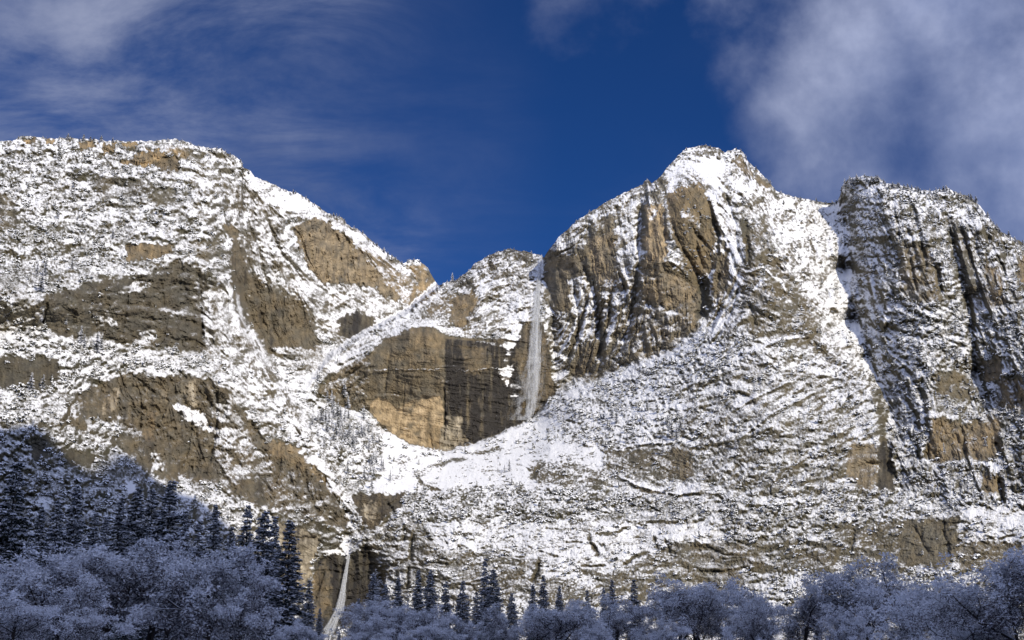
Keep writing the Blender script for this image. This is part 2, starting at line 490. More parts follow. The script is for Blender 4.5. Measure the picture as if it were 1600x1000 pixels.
exec(compile('''
# --- left massif
P([(-200,150),(385,150),(392,280),(350,330),(340,420),(300,400),(200,420),(120,455),(0,480),(-200,500)], cov=.69, veg=.85, rough=1.1, ledge=.35, sa=8)
P([(-20,330),(90,350),(150,420),(60,450),(-20,440)], cov=.60, sa=20)
P([(-30,280),(10,300),(30,350),(0,360),(-30,350)], cov=.45, sa=40, veg=.3)
P([(280,230),(370,250),(400,290),(400,360),(350,380),(300,330)], cov=.66, veg=.3, ledge=.3, sa=55, rough=1.1)
P([(385,265),(420,284),(470,303),(510,335),(490,345),(455,335),(410,310),(385,290)], cov=.93, veg=.1, rough=.4, ledge=.1)
P([(370,290),(400,300),(440,340),(460,380),(480,440),(500,500),(500,545),(430,558),(400,520),(375,470),(362,430),(358,340)], cov=.60, veg=.0, flute=1, ledge=.0, sa=78)
P([(362,380),(372,370),(385,420),(420,450),(470,465),(492,510),(500,545),(430,556),(400,520),(375,470),(362,430)], cov=.20, veg=0, flute=1, ledge=.05, sa=80, gold=.12, dark=.15)
P([(440,330),(470,380),(500,430),(560,470),(610,480),(600,500),(530,500),(500,520),(470,440),(430,380)], cov=.78, veg=.05, ledge=.2, sa=30)
P([(510,335),(560,360),(620,405),(684,446),(675,455),(640,430),(600,405),(560,385),(515,350),(490,345)], cov=.9, veg=.1, ledge=.2, sa=38)
P([(500,440),(600,450),(680,470),(660,490),(600,515),(560,530),(500,520)], cov=.74, veg=.0, ledge=.4, sa=28, rough=1.0)
P([(457,358),(473,349),(489,342),(514,348),(530,362),(556,385),(578,402),(597,425),(620,457),(629,475),(605,466),(585,447),(560,446),(540,440),(508,444),(486,425),(475,400)], soft=2, cov=.20, veg=0, flute=1.0, ledge=.6, gold=.45, sa=85, pale=.2, rough=1.5)
P([(560,385),(600,405),(640,430),(655,455),(640,480),(600,440),(575,405)], cov=.55, gold=.35, flute=.5, veg=0, sa=40)
P([(636,412),(660,415),(684,444),(682,458),(664,470),(645,473),(650,440)], cov=.45, veg=0, gold=.6, flute=.4, ledge=.5, sa=55)
P([(530,500),(545,488),(575,490),(588,503),(575,520),(550,530),(532,528)], cov=.12, veg=0, dark=.75, ledge=.3)
P([(395,350),(420,360),(440,400),(420,415),(400,380)], cov=.8)
P([(30,355),(60,350),(70,380),(40,385)], cov=.5)
# rim rocks
P([(38,218),(52,216),(54,225),(40,225)], soft=1.2, cov=.15, gold=.7, veg=0, flute=.5)
P([(70,215),(86,216),(84,225),(72,224)], soft=1.2, cov=.2, gold=.6, veg=0)
P([(122,221),(147,222),(145,234),(127,232)], soft=1.2, cov=.08, gold=.7, veg=0, flute=.6)
P([(158,224),(183,223),(180,237),(162,240)], soft=1.2, cov=.1, gold=.6, veg=0, flute=.6)
P([(190,222),(218,223),(216,230),(194,230)], soft=1.2, cov=.15, gold=.6, veg=0)
P([(187,258),(205,246),(224,237),(253,233),(262,240),(240,254),(236,260)], soft=1.5, cov=.05, gold=.75, veg=0, flute=.9, ledge=0)
P([(240,252),(258,244),(272,248),(282,266),(262,268),(245,262)], soft=1.5, cov=.25, dark=.4, veg=0, gold=.3)
P([(256,228),(290,232),(300,250),(270,244)], cov=.4, gold=.5, veg=0)
P([(140,280),(180,275),(240,285),(245,300),(200,310),(150,300)], cov=.4, dark=.3, veg=.3)
P([(110,265),(140,262),(150,280),(120,285)], cov=.4, dark=.2)
P([(230,300),(270,290),(276,320),(240,325)], cov=.35, veg=.2)
P([(195,388),(215,380),(272,382),(262,398),(235,404),(202,406)], soft=1.5, cov=.12, gold=.4, dark=.2, veg=0, ledge=.5)
P([(305,380),(345,370),(350,400),(315,410)], cov=.4, veg=.2, sa=40)
P([(350,345),(365,350),(372,372),(358,375)], cov=.2, gold=.3, veg=0)
# big dark cliff A1
P([(60,470),(78,456),(110,452),(150,440),(222,430),(282,408),(308,418),(322,442),(328,500),(332,545),(305,552),(256,542),(225,530),(190,538),(150,522),(110,530),(64,510)], soft=3, cov=.25, veg=.1, flute=.25, ledge=.55, rough=1.2, sa=12, gold=.0, dark=.36)
P([(0,455),(60,455),(75,470),(66,505),(30,520),(0,520),(-40,500)], cov=.52, veg=.3, sa=-25, ledge=.5)
P([(140,490),(175,488),(182,505),(150,512)], cov=.75, veg=.2)
P([(170,455),(215,440),(235,447),(200,462)], cov=.6, veg=.2)
P([(215,520),(230,512),(242,530),(225,535)], cov=.8)
P([(250,485),(290,482),(310,490),(270,496)], cov=.5)
P([(300,440),(325,450),(345,520),(340,560),(320,540),(312,480)], cov=.55, sa=60, veg=.2)
# ledge of shrubs between A1 and A2
P([(-30,515),(60,515),(120,535),(200,545),(260,550),(320,560),(335,590),(300,590),(200,590),(150,600),(120,620),(60,600),(-30,560)], cov=.78, veg=1, ledge=.1, rough=.8, sa=5)
P([(-40,562),(60,556),(95,560),(90,595),(60,612),(10,610),(-40,600)], soft=3, cov=.22, veg=.2, ledge=.5, dark=.4)
P([(-40,605),(80,610),(110,640),(60,665),(-40,665)], cov=.72, veg=1, sa=-8)
# spur slab
P([(345,420),(375,465),(390,520),(430,585),(485,668),(470,682),(440,662),(400,622),(345,592),(325,545),(322,480)], cov=.68, veg=.05, flute=.9, ledge=0, rough=.7, sa=62)
P([(335,560),(395,570),(470,672),(500,720),(470,700),(430,660),(350,610)], cov=.80, veg=.3, flute=.4, sa=48)
# cliff A2
P([(112,628),(140,605),(189,587),(272,585),(323,590),(346,602),(368,628),(400,666),(420,699),(475,725),(520,765),(545,805),(540,830),(505,815),(440,800),(400,800),(330,790),(270,750),(224,734),(198,705),(160,680),(112,667),(60,668)],
  soft=3, cov=.25, veg=.05, flute=.6, ledge=.35, rough=1.3, sa=65, gold=.12, dark=.25)
P([(50,640),(120,615),(130,640),(100,672),(50,672)], cov=.6, veg=.6)
P([(128,655),(190,660),(200,680),(150,690)], cov=.68, veg=.8)
P([(156,642),(168,625),(180,606),(190,606),(186,625),(172,640),(162,645)], soft=1.5, cov=.02, gold=.75, pale=.8, veg=0, ledge=0)
P([(284,612),(296,598),(307,594),(307,632),(298,636),(292,622)], soft=1.5, cov=.03, gold=.6, pale=.8, veg=0)
P([(250,610),(262,610),(258,628),(250,626)], soft=1.5, cov=.05, gold=.5, pale=.6)
P([(232,640),(248,645),(236,690),(226,690)], soft=3, cov=.1, gold=.6)
P([(268,632),(300,636),(330,662),(335,680),(310,665),(280,650)], soft=2, cov=.95, veg=0, ledge=0)
P([(335,610),(360,625),(385,670),(395,700),(360,690),(330,660)], cov=.62, sa=50, veg=.2)
P([(330,660),(385,690),(390,720),(340,715)], cov=.75, sa=45, flute=.6)
P([(330,690),(430,710),(420,740),(350,760)], cov=.5, sa=60)
P([(236,712),(252,710),(258,735),(240,735)], cov=.7)
P([(180,648),(215,660),(230,690),(215,690),(190,670)], cov=.45, sa=50)
P([(280,745),(330,755),(400,790),(440,800),(430,830),(330,830),(280,790)], cov=.72, veg=.8, sa=15)
P([(405,690),(440,688),(470,700),(530,768),(535,780),(480,735),(430,710)], soft=1.5, cov=.15, flute=.7, gold=.4, veg=0)
P([(470,676),(500,690),(520,740),(548,790),(556,830),(535,790),(500,740),(470,712)], cov=.86, veg=.5, sa=52)
P([(400,740),(480,745),(530,790),(520,815),(430,790)], cov=.38, sa=55, flute=.5, gold=.1)
P([(430,790),(470,792),(510,815),(545,850),(500,870),(437,832)], cov=.45, dark=.45, sa=30)
P([(437,815),(460,825),(500,835),(492,870),(478,915),(462,925),(436,900)], soft=2, cov=.03, gold=.45, pale=.9, veg=0, flute=.5, ledge=0)
P([(510,862),(540,845),(562,850),(545,870),(520,878)], cov=.95, veg=0)
P([(492,880),(520,865),(545,872),(575,850),(586,880),(580,930),(560,960),(520,1000),(494,985),(486,930)], soft=2, cov=.12, dark=.85, flute=.7, veg=0, ledge=.1)
P([(486,900),(505,880),(520,900),(510,960),(490,980)], soft=3, cov=.2, dark=.4, gold=.3)
P([(430,905),(490,910),(490,1010),(430,1010)], cov=.4, dark=.3)
# shaded lower left slope
P([(-200,668),(112,672),(198,708),(224,738),(270,765),(310,800),(400,850),(430,1100),(-200,1100)], cov=.52, veg=1, ledge=.1, rough=1.0, sa=18)
P([(45,690),(75,685),(80,715),(50,720)], cov=.1, veg=.2, dark=.5)
P([(100,700),(150,710),(150,725),(105,725)], cov=.15, veg=.3, dark=.5)
P([(190,750),(210,752),(215,768),(198,766)], cov=1, veg=0)
P([(60,775),(85,778),(82,795),(62,795)], cov=1, veg=0)
# gully floor
P([(430,545),(520,545),(520,560),(490,600),(470,640),(500,650),(545,645),(590,670),(640,694),(620,720),(560,740),(500,700),(440,610)], cov=.90, veg=.35, ledge=0, rough=.5)
P([(432,552),(470,545),(508,550),(505,565),(480,580),(445,575)], cov=.55, veg=.1, rough=1, sa=-10)
P([(480,610),(500,610),(560,640),(590,675),(600,720),(540,740),(500,700),(480,650)], cov=.70, veg=1, rough=.7, sa=60)
# --- centre: headwall
P([(498,607),(540,572),(580,552),(600,531),(640,512),(672,509),(700,526),(760,531),(800,526),(812,512),(825,500),(856,506),(860,576),(868,612),(836,654),(800,668),(742,692),(690,707),(640,693),(602,674),(588,655),(575,642),(545,642),(500,614)],
  soft=1.6, warp=.6, cov=.09, veg=0, flute=.5, ledge=.12, rough=.4, sa=10, gold=.14)
P([(498,607),(530,575),(570,548),(578,570),(575,640),(545,642),(500,614)], cov=.28, sa=-48, ledge=.6, rough=.9)
P([(500,580),(520,556),(560,532),(605,508),(645,490),(662,500),(640,512),(590,535),(560,560),(520,585)], soft=5, warp=1.8, cov=.80, veg=.1, ledge=.4, sa=-32)
P([(640,512),(660,505),(700,522),(770,525),(800,515),(800,500),(740,515),(700,510),(668,495),(645,498)], soft=2, cov=.78, veg=0, ledge=.4, sa=10)
P([(578,632),(592,620),(606,626),(622,640),(648,622),(668,617),(688,619),(693,640),(692,668),(690,704),(650,694),(612,678),(590,654),(578,642)], soft=1.2, warp=.8, cov=.01, gold=1, pale=.25, veg=0, flute=.12, ledge=.15, rough=.3)
P([(665,662),(690,668),(698,705),(668,700)], soft=2, gold=.6, dark=.25, pale=0, cov=.02)
P([(696,530),(760,533),(812,520),(820,560),(850,600),(858,612),(836,652),(800,667),(744,690),(700,703),(694,660),(694,600)], soft=1.5, warp=.5, cov=.07, dark=1.15, gold=.1, flute=.6)
P([(690,670),(700,648),(718,650),(722,668),(735,690),(700,706),(688,704)], soft=3, dark=.15, pale=.75, gold=.25, cov=.02, flute=.9)
P([(720,540),(762,545),(760,580),(722,580)], dark=.45, gold=.3)
P([(585,580),(690,580),(692,616),(640,625),(600,620),(580,610)], soft=4, dark=.25, gold=.15)
P([(640,512),(670,510),(692,530),(690,575),(640,575)], soft=4, gold=.3, dark=.15)
P([(778,573),(806,571),(800,586),(791,602),(783,592)], soft=3, warp=1.8, cov=.9, veg=0, dark=0, rough=.2, ledge=0)
P([(792,606),(812,590),(820,615),(800,625)], soft=3, cov=.35)
P([(815,515),(826,500),(852,505),(858,560),(866,612),(840,646),(820,655),(806,640),(818,600),(803,556),(812,540)], soft=1.3, cov=.03, dark=.6, gold=.25, flute=.4)
# centre: upper
P([(665,462),(690,445),(742,412),(790,390),(845,400),(850,440),(830,500),(800,525),(740,515),(700,508),(650,495)], cov=.54, veg=.1, ledge=.5, rough=1.3, sa=-20, dark=.1)
P([(752,402),(783,393),(800,389),(820,394),(848,402),(840,410),(800,402),(770,408)], soft=1.5, cov=.35, dark=.5, ledge=.6, veg=.2)
P([(690,450),(726,432),(745,430),(730,450),(700,462)], cov=.38, dark=.5, sa=-25, veg=.3)
P([(672,470),(700,462),(700,490),(668,492)], cov=.35, gold=.25, sa=-60, flute=.4, veg=0)
P([(704,470),(735,455),(748,462),(735,490),(722,512),(702,505)], soft=2, cov=.18, gold=.35, dark=.1, flute=.5, veg=0)
P([(750,430),(848,408),(845,440),(830,500),(800,520),(760,500),(745,470)], cov=.68, veg=0, ledge=.4, rough=1.1, sa=-30)
P([(780,425),(835,412),(830,420),(785,436)], cov=.3, dark=.3, sa=-15)
P([(770,495),(812,480),(812,525),(770,525)], cov=.6, sa=-10)
P([(740,516),(800,524),(796,545),(740,535)], cov=.4, dark=.5)
P([(804,480),(830,470),(825,500),(806,530),(798,560),(790,570),(790,530)], cov=.88, veg=0)
# --- right: Point buttress
P([(852,400),(873,368),(921,330),(1004,287),(1036,268),(1050,300),(1040,420),(1090,450),(1110,500),(1040,552),(960,582),(905,597),(868,614),(856,500)], cov=.33, veg=0, flute=1.0, ledge=.06, rough=.75, sa=84, pale=.12)
P([(870,480),(1000,450),(1010,500),(985,545),(940,590),(870,612)], soft=14, sa=-70)
P([(852,402),(870,374),(905,350),(960,315),(1010,290),(1028,284),(1026,300),(1000,305),(950,335),(905,365),(880,380)], soft=2, cov=.72, ledge=.5, sa=-35, veg=.1)
P([(856,396),(880,375),(905,365),(908,380),(896,395),(860,408)], soft=2, cov=.42, dark=.25, sa=-15, ledge=.6)
P([(850,412),(900,398),(915,400),(920,430),(895,440),(890,490),(880,495),(868,470),(848,440)], soft=3, cov=.10, dark=.12, pale=.15, flute=.3, gold=.1)
P([(905,405),(926,372),(935,375),(925,440),(930,480),(918,440)], soft=2, cov=.03, dark=.2)
P([(922,372),(944,370),(945,440),(940,445),(925,430)], soft=2, cov=.03, gold=.6, pale=.3, flute=.8, ledge=0)
P([(944,340),(960,340),(962,440),(950,470),(942,440)], cov=.18, gold=.25, flute=.8)
P([(960,330),(1000,310),(998,420),(985,440),(965,420)], cov=.62, flute=.6, sa=75)
P([(885,440),(918,432),(928,470),(930,520),(905,530),(900,480)], cov=.72, flute=.4)
P([(850,470),(885,490),(890,560),(870,580),(856,540)], cov=.62, rough=.8)
P([(870,570),(895,580),(885,600),(868,610)], cov=.75)
P([(905,535),(935,530),(935,560),(905,590),(895,580)], soft=2, cov=.2, gold=.2, dark=.2)
P([(945,440),(985,440),(985,500),(955,540),(942,500)], cov=.6, flute=.8)
P([(991,306),(1009,296),(1010,370),(1003,410),(995,424),(992,380)], soft=1.3, cov=.55, flute=.3, ledge=0, pale=.1)
P([(1009,318),(1036,320),(1038,380),(1037,412),(1022,415),(1008,405)], soft=1.5, cov=.10, gold=.8, pale=.25, flute=1, ledge=0)
P([(1014,325),(1028,325),(1024,340),(1016,342)], cov=.7)
P([(1008,410),(1040,405),(1075,400),(1092,430),(1092,460),(1088,510),(1060,530),(1000,500)], soft=4, cov=.20, gold=.35, flute=.35, ledge=.4, rough=.9)
P([(985,470),(1080,480),(1085,525),(1040,548),(960,578),(960,540)], soft=5, cov=.36, ledge=.2, rough=1.1, gold=.1)
P([(1038,290),(1075,262),(1130,250),(1140,300),(1105,298),(1080,290),(1050,320),(1040,330)], cov=.62, flute=.3, veg=.1, sa=50)
P([(1040,270),(1062,243),(1100,240),(1130,250),(1150,280),(1120,290),(1080,275),(1045,290)], soft=4, cov=.93, flute=.05, ledge=.1, rough=.4, veg=.05)
P([(1068,234),(1100,228),(1130,238),(1120,245),(1085,242)], soft=2, cov=.5, ledge=.6, veg=.2)
P([(1042,302),(1060,296),(1082,289),(1100,293),(1112,325),(1118,370),(1120,400),(1110,425),(1094,438),(1080,425),(1062,392),(1046,355)], soft=2, cov=.16, gold=.75, flute=.7, ledge=.05, sa=65, pale=.1)
P([(1066,330),(1090,340),(1095,350),(1072,348)], cov=.5)
P([(1040,370),(1062,400),(1075,420),(1060,425),(1040,400)], cov=.62)
P([(1087,448),(1104,440),(1110,425),(1111,475),(1098,500),(1088,508)], soft=1.5, cov=.12, dark=.5, ledge=0)
P([(1114,300),(1128,285),(1140,330),(1156,390),(1166,430),(1150,470),(1128,500),(1112,510),(1112,440),(1122,400)], cov=.78, flute=.8, sa=72, veg=0)
P([(1118,400),(1136,400),(1140,450),(1122,480),(1113,470)], soft=2, cov=.25, gold=.15, flute=.6)
P([(1136,245),(1200,282),(1300,330),(1302,400),(1300,470),(1330,540),(1360,590),(1330,570),(1280,500),(1250,440),(1215,380),(1180,340),(1140,290)], soft=7, cov=.80, flute=1.0, ledge=.05, rough=.7, sa=64, veg=.2)
P([(1146,240),(1160,246),(1180,270),(1204,292),(1196,296),(1170,278),(1150,256)], soft=1.5, cov=.25, gold=.3, dark=.2, ledge=0, veg=0)
P([(1166,340),(1185,345),(1215,400),(1250,450),(1280,520),(1300,560),(1220,530),(1170,520),(1150,480),(1160,420)], soft=4, cov=.34, flute=.25, ledge=.65, rough=1.1, gold=.15, sa=45)
P([(1160,430),(1200,410),(1240,440),(1200,450)], cov=.4, sa=-25)
P([(1158,470),(1200,440),(1240,480),(1270,520),(1220,530),(1180,530)], cov=.36, ledge=.6, sa=25, gold=.12)
P([(1100,510),(1160,480),(1175,520),(1130,560),(1060,570)], cov=.62, flute=.6, sa=-55, ledge=.2)
P([(1120,470),(1160,430),(1160,470),(1130,510),(1110,530)], cov=.75, flute=.9, sa=-60)
P([(1180,340),(1195,340),(1215,400),(1200,400)], soft=2, cov=.4, sa=68)
# right gully and far right wall
P([(1298,318),(1318,318),(1322,400),(1340,470),(1352,540),(1378,600),(1366,604),(1330,545),(1304,480),(1300,400)], soft=2, cov=.84, rough=.8, flute=.5, ledge=0, veg=.5, sa=78)
P([(1312,300),(1330,276),(1372,280),(1376,400),(1372,560),(1385,620),(1372,610),(1345,500),(1320,400)], cov=.64, veg=.7, rough=1, flute=.5, sa=80)
P([(1372,276),(1480,292),(1540,330),(1620,390),(1720,430),(1720,800),(1400,780),(1385,650),(1375,500)], cov=.51, veg=.75, rough=1.3, flute=1.0, ledge=.15, sa=72)
P([(1324,274),(1372,272),(1470,296),(1530,322),(1530,350),(1440,330),(1330,310)], cov=.74, veg=.9, flute=.2)
P([(1400,375),(1440,380),(1468,420),(1470,470),(1420,480),(1405,440)], soft=4, cov=.30, veg=.2, flute=.8, ledge=.4, gold=.12, sa=70)
P([(1480,340),(1500,345),(1535,440),(1545,480),(1510,480),(1495,400)], soft=3, cov=.30, dark=.3, veg=.1, flute=1, sa=72)
P([(1535,410),(1565,420),(1575,470),(1545,480)], cov=.3, gold=.3, veg=.1)
P([(1590,400),(1640,410),(1640,470),(1590,440)], cov=.2, gold=.3, veg=.1)
P([(1380,470),(1500,470),(1520,550),(1400,590)], cov=.62, veg=1, sa=20)
P([(1535,563),(1562,560),(1568,590),(1540,596)], soft=2, cov=.06, gold=.3, veg=0)
P([(1462,585),(1505,580),(1530,610),(1520,625),(1470,620)], soft=3, cov=.25, veg=.2, gold=.1, flute=.5)
P([(1555,600),(1600,590),(1605,640),(1560,640)], cov=.32, veg=.2, gold=.35, flute=.9)
P([(1462,655),(1510,660),(1561,650),(1566,690),(1555,722),(1510,716),(1462,726),(1440,700)], soft=5, warp=3, cov=.24, veg=.1, gold=.4, flute=.8, ledge=.3)
P([(1326,696),(1350,682),(1372,690),(1373,752),(1356,768),(1336,756),(1318,735)], soft=6, warp=3, cov=.26, veg=.1, gold=.3, pale=.15, flute=.6)
P([(1372,690),(1386,684),(1398,730),(1398,766),(1374,766)], soft=1.5, cov=.05, dark=.6, veg=0, ledge=0)
P([(1530,722),(1600,728),(1596,752),(1560,742)], soft=2, cov=.96, veg=.2)
P([(1535,742),(1560,745),(1562,775),(1538,772)], cov=.15, gold=.5, veg=.1)
P([(1564,640),(1620,640),(1620,800),(1564,790)], cov=.40, veg=1)
P([(1384,640),(1460,650),(1440,720),(1400,680)], cov=.6, veg=.8)
P([(1390,770),(1600,770),(1600,800),(1400,800)], cov=.68, veg=1, ledge=0)
# --- lower apron
P([(870,614),(960,584),(1040,554),(1096,522),(1160,540),(1180,560),(1060,660),(1000,690),(900,690),(800,690),(835,656)], soft=6, cov=.86, veg=.9, ledge=0, rough=.5)
P([(1060,600),(1180,560),(1300,560),(1372,620),(1385,700),(1320,690),(1250,640),(1150,660),(1080,680)], soft=6, cov=.60, veg=.4, ledge=.8, rough=.9, sa=-22)
P([(1180,540),(1300,560),(1340,600),(1300,600),(1200,570)], cov=.72, sa=30, ledge=.6)
P([(1040,590),(1100,570),(1160,580),(1120,620),(1060,620)], cov=.62, sa=-30)
P([(560,760),(600,740),(650,745),(700,720),(780,690),(870,690),(940,700),(945,735),(900,760),(830,770),(800,750),(720,768),(620,778)], soft=4, cov=.93, veg=.12, ledge=.15, rough=.35, sa=-5)
P([(600,680),(640,695),(690,708),(742,694),(835,656),(870,650),(850,690),(760,700),(700,722),(640,745),(590,740)], soft=4, cov=.93, veg=.35, rough=.4, ledge=.1)
P([(943,700),(985,690),(1050,700),(1087,700),(1088,748),(1000,752),(950,740)], soft=4, cov=.36, veg=.3, ledge=.5, sa=15)
P([(1046,704),(1066,696),(1087,712),(1084,742),(1062,752),(1052,735)], soft=6, warp=3, cov=.25, flute=.8, gold=.15, veg=.1)
P([(828,724),(900,722),(945,735),(940,758),(860,756),(832,750)], soft=3, cov=.42, ledge=.5, veg=.3, flute=.4)
P([(1090,680),(1250,660),(1320,690),(1316,760),(1240,800),(1100,790),(1088,740)], soft=5, cov=.50, veg=.5, ledge=.6, sa=-18, rough=1.0)
P([(1000,752),(1100,750),(1150,775),(1100,790),(1000,770)], cov=.74, ledge=.4, sa=8)
P([(997,765),(1033,760),(1036,806),(1000,806)], soft=3, cov=.2, flute=.9, veg=.1, gold=.1)
P([(620,768),(850,762),(1000,770),(1120,790),(1110,818),(950,822),(800,815),(640,815),(610,790)], soft=4, cov=.58, veg=1, ledge=.1, rough=.8)
P([(552,776),(600,772),(630,770),(626,790),(600,810),(585,828),(565,822)], soft=1.6, cov=.06, dark=.6, gold=.2, flute=.8, veg=0, ledge=0)
P([(565,787),(590,785),(592,806),(580,815),(568,806)], soft=1.5, gold=.5, pale=.8, dark=0)
P([(654,815),(764,815),(850,818),(1124,815),(1150,845),(1060,850),(1010,870),(960,890),(900,885),(860,905),(800,860),(700,862)], soft=5, cov=.82, veg=.3, ledge=.5, rough=.8, sa=4)
P([(560,830),(650,815),(700,862),(850,872),(850,940),(620,940),(585,880)], soft=4, cov=.46, veg=.35, ledge=.8, rough=.9, flute=.35)
P([(850,905),(900,888),(960,890),(1016,865),(1052,850),(1180,846),(1180,930),(850,950)], soft=4, cov=.40, veg=.35, ledge=.5, flute=.6)
P([(1052,850),(1150,848),(1170,870),(1165,890),(1140,904),(1100,896),(1056,880)], soft=8, warp=3, cov=.34, flute=1, veg=.1)
P([(860,880),(900,890),(930,920),(880,905)], cov=.9, ledge=0)
P([(1120,780),(1390,770),(1400,830),(1300,845),(1200,840),(1140,850)], soft=4, cov=.56, veg=1, ledge=.1)
P([(1180,840),(1330,842),(1330,895),(1170,900)], soft=4, cov=.36, veg=.4, ledge=.9)
P([(1300,818),(1425,815),(1425,895),(1330,890)], soft=4, cov=.32, veg=.3, ledge=.7)
P([(1405,815),(1468,812),(1500,806),(1500,860),(1470,890),(1410,880)], soft=3, cov=.18, veg=.1, flute=.6, pale=.1)
P([(1500,850),(1600,850),(1600,890),(1500,890)], soft=3, cov=.3, veg=.3, ledge=.6, gold=.1)
P([(1160,895),(1600,890),(1720,900),(1720,960),(1160,960)], soft=4, cov=.6, veg=1)
P([(1500,790),(1640,800),(1640,850),(1530,840)], soft=4, cov=.85, veg=.3, ledge=.3, sa=8)
''', 'paint', 'exec'))

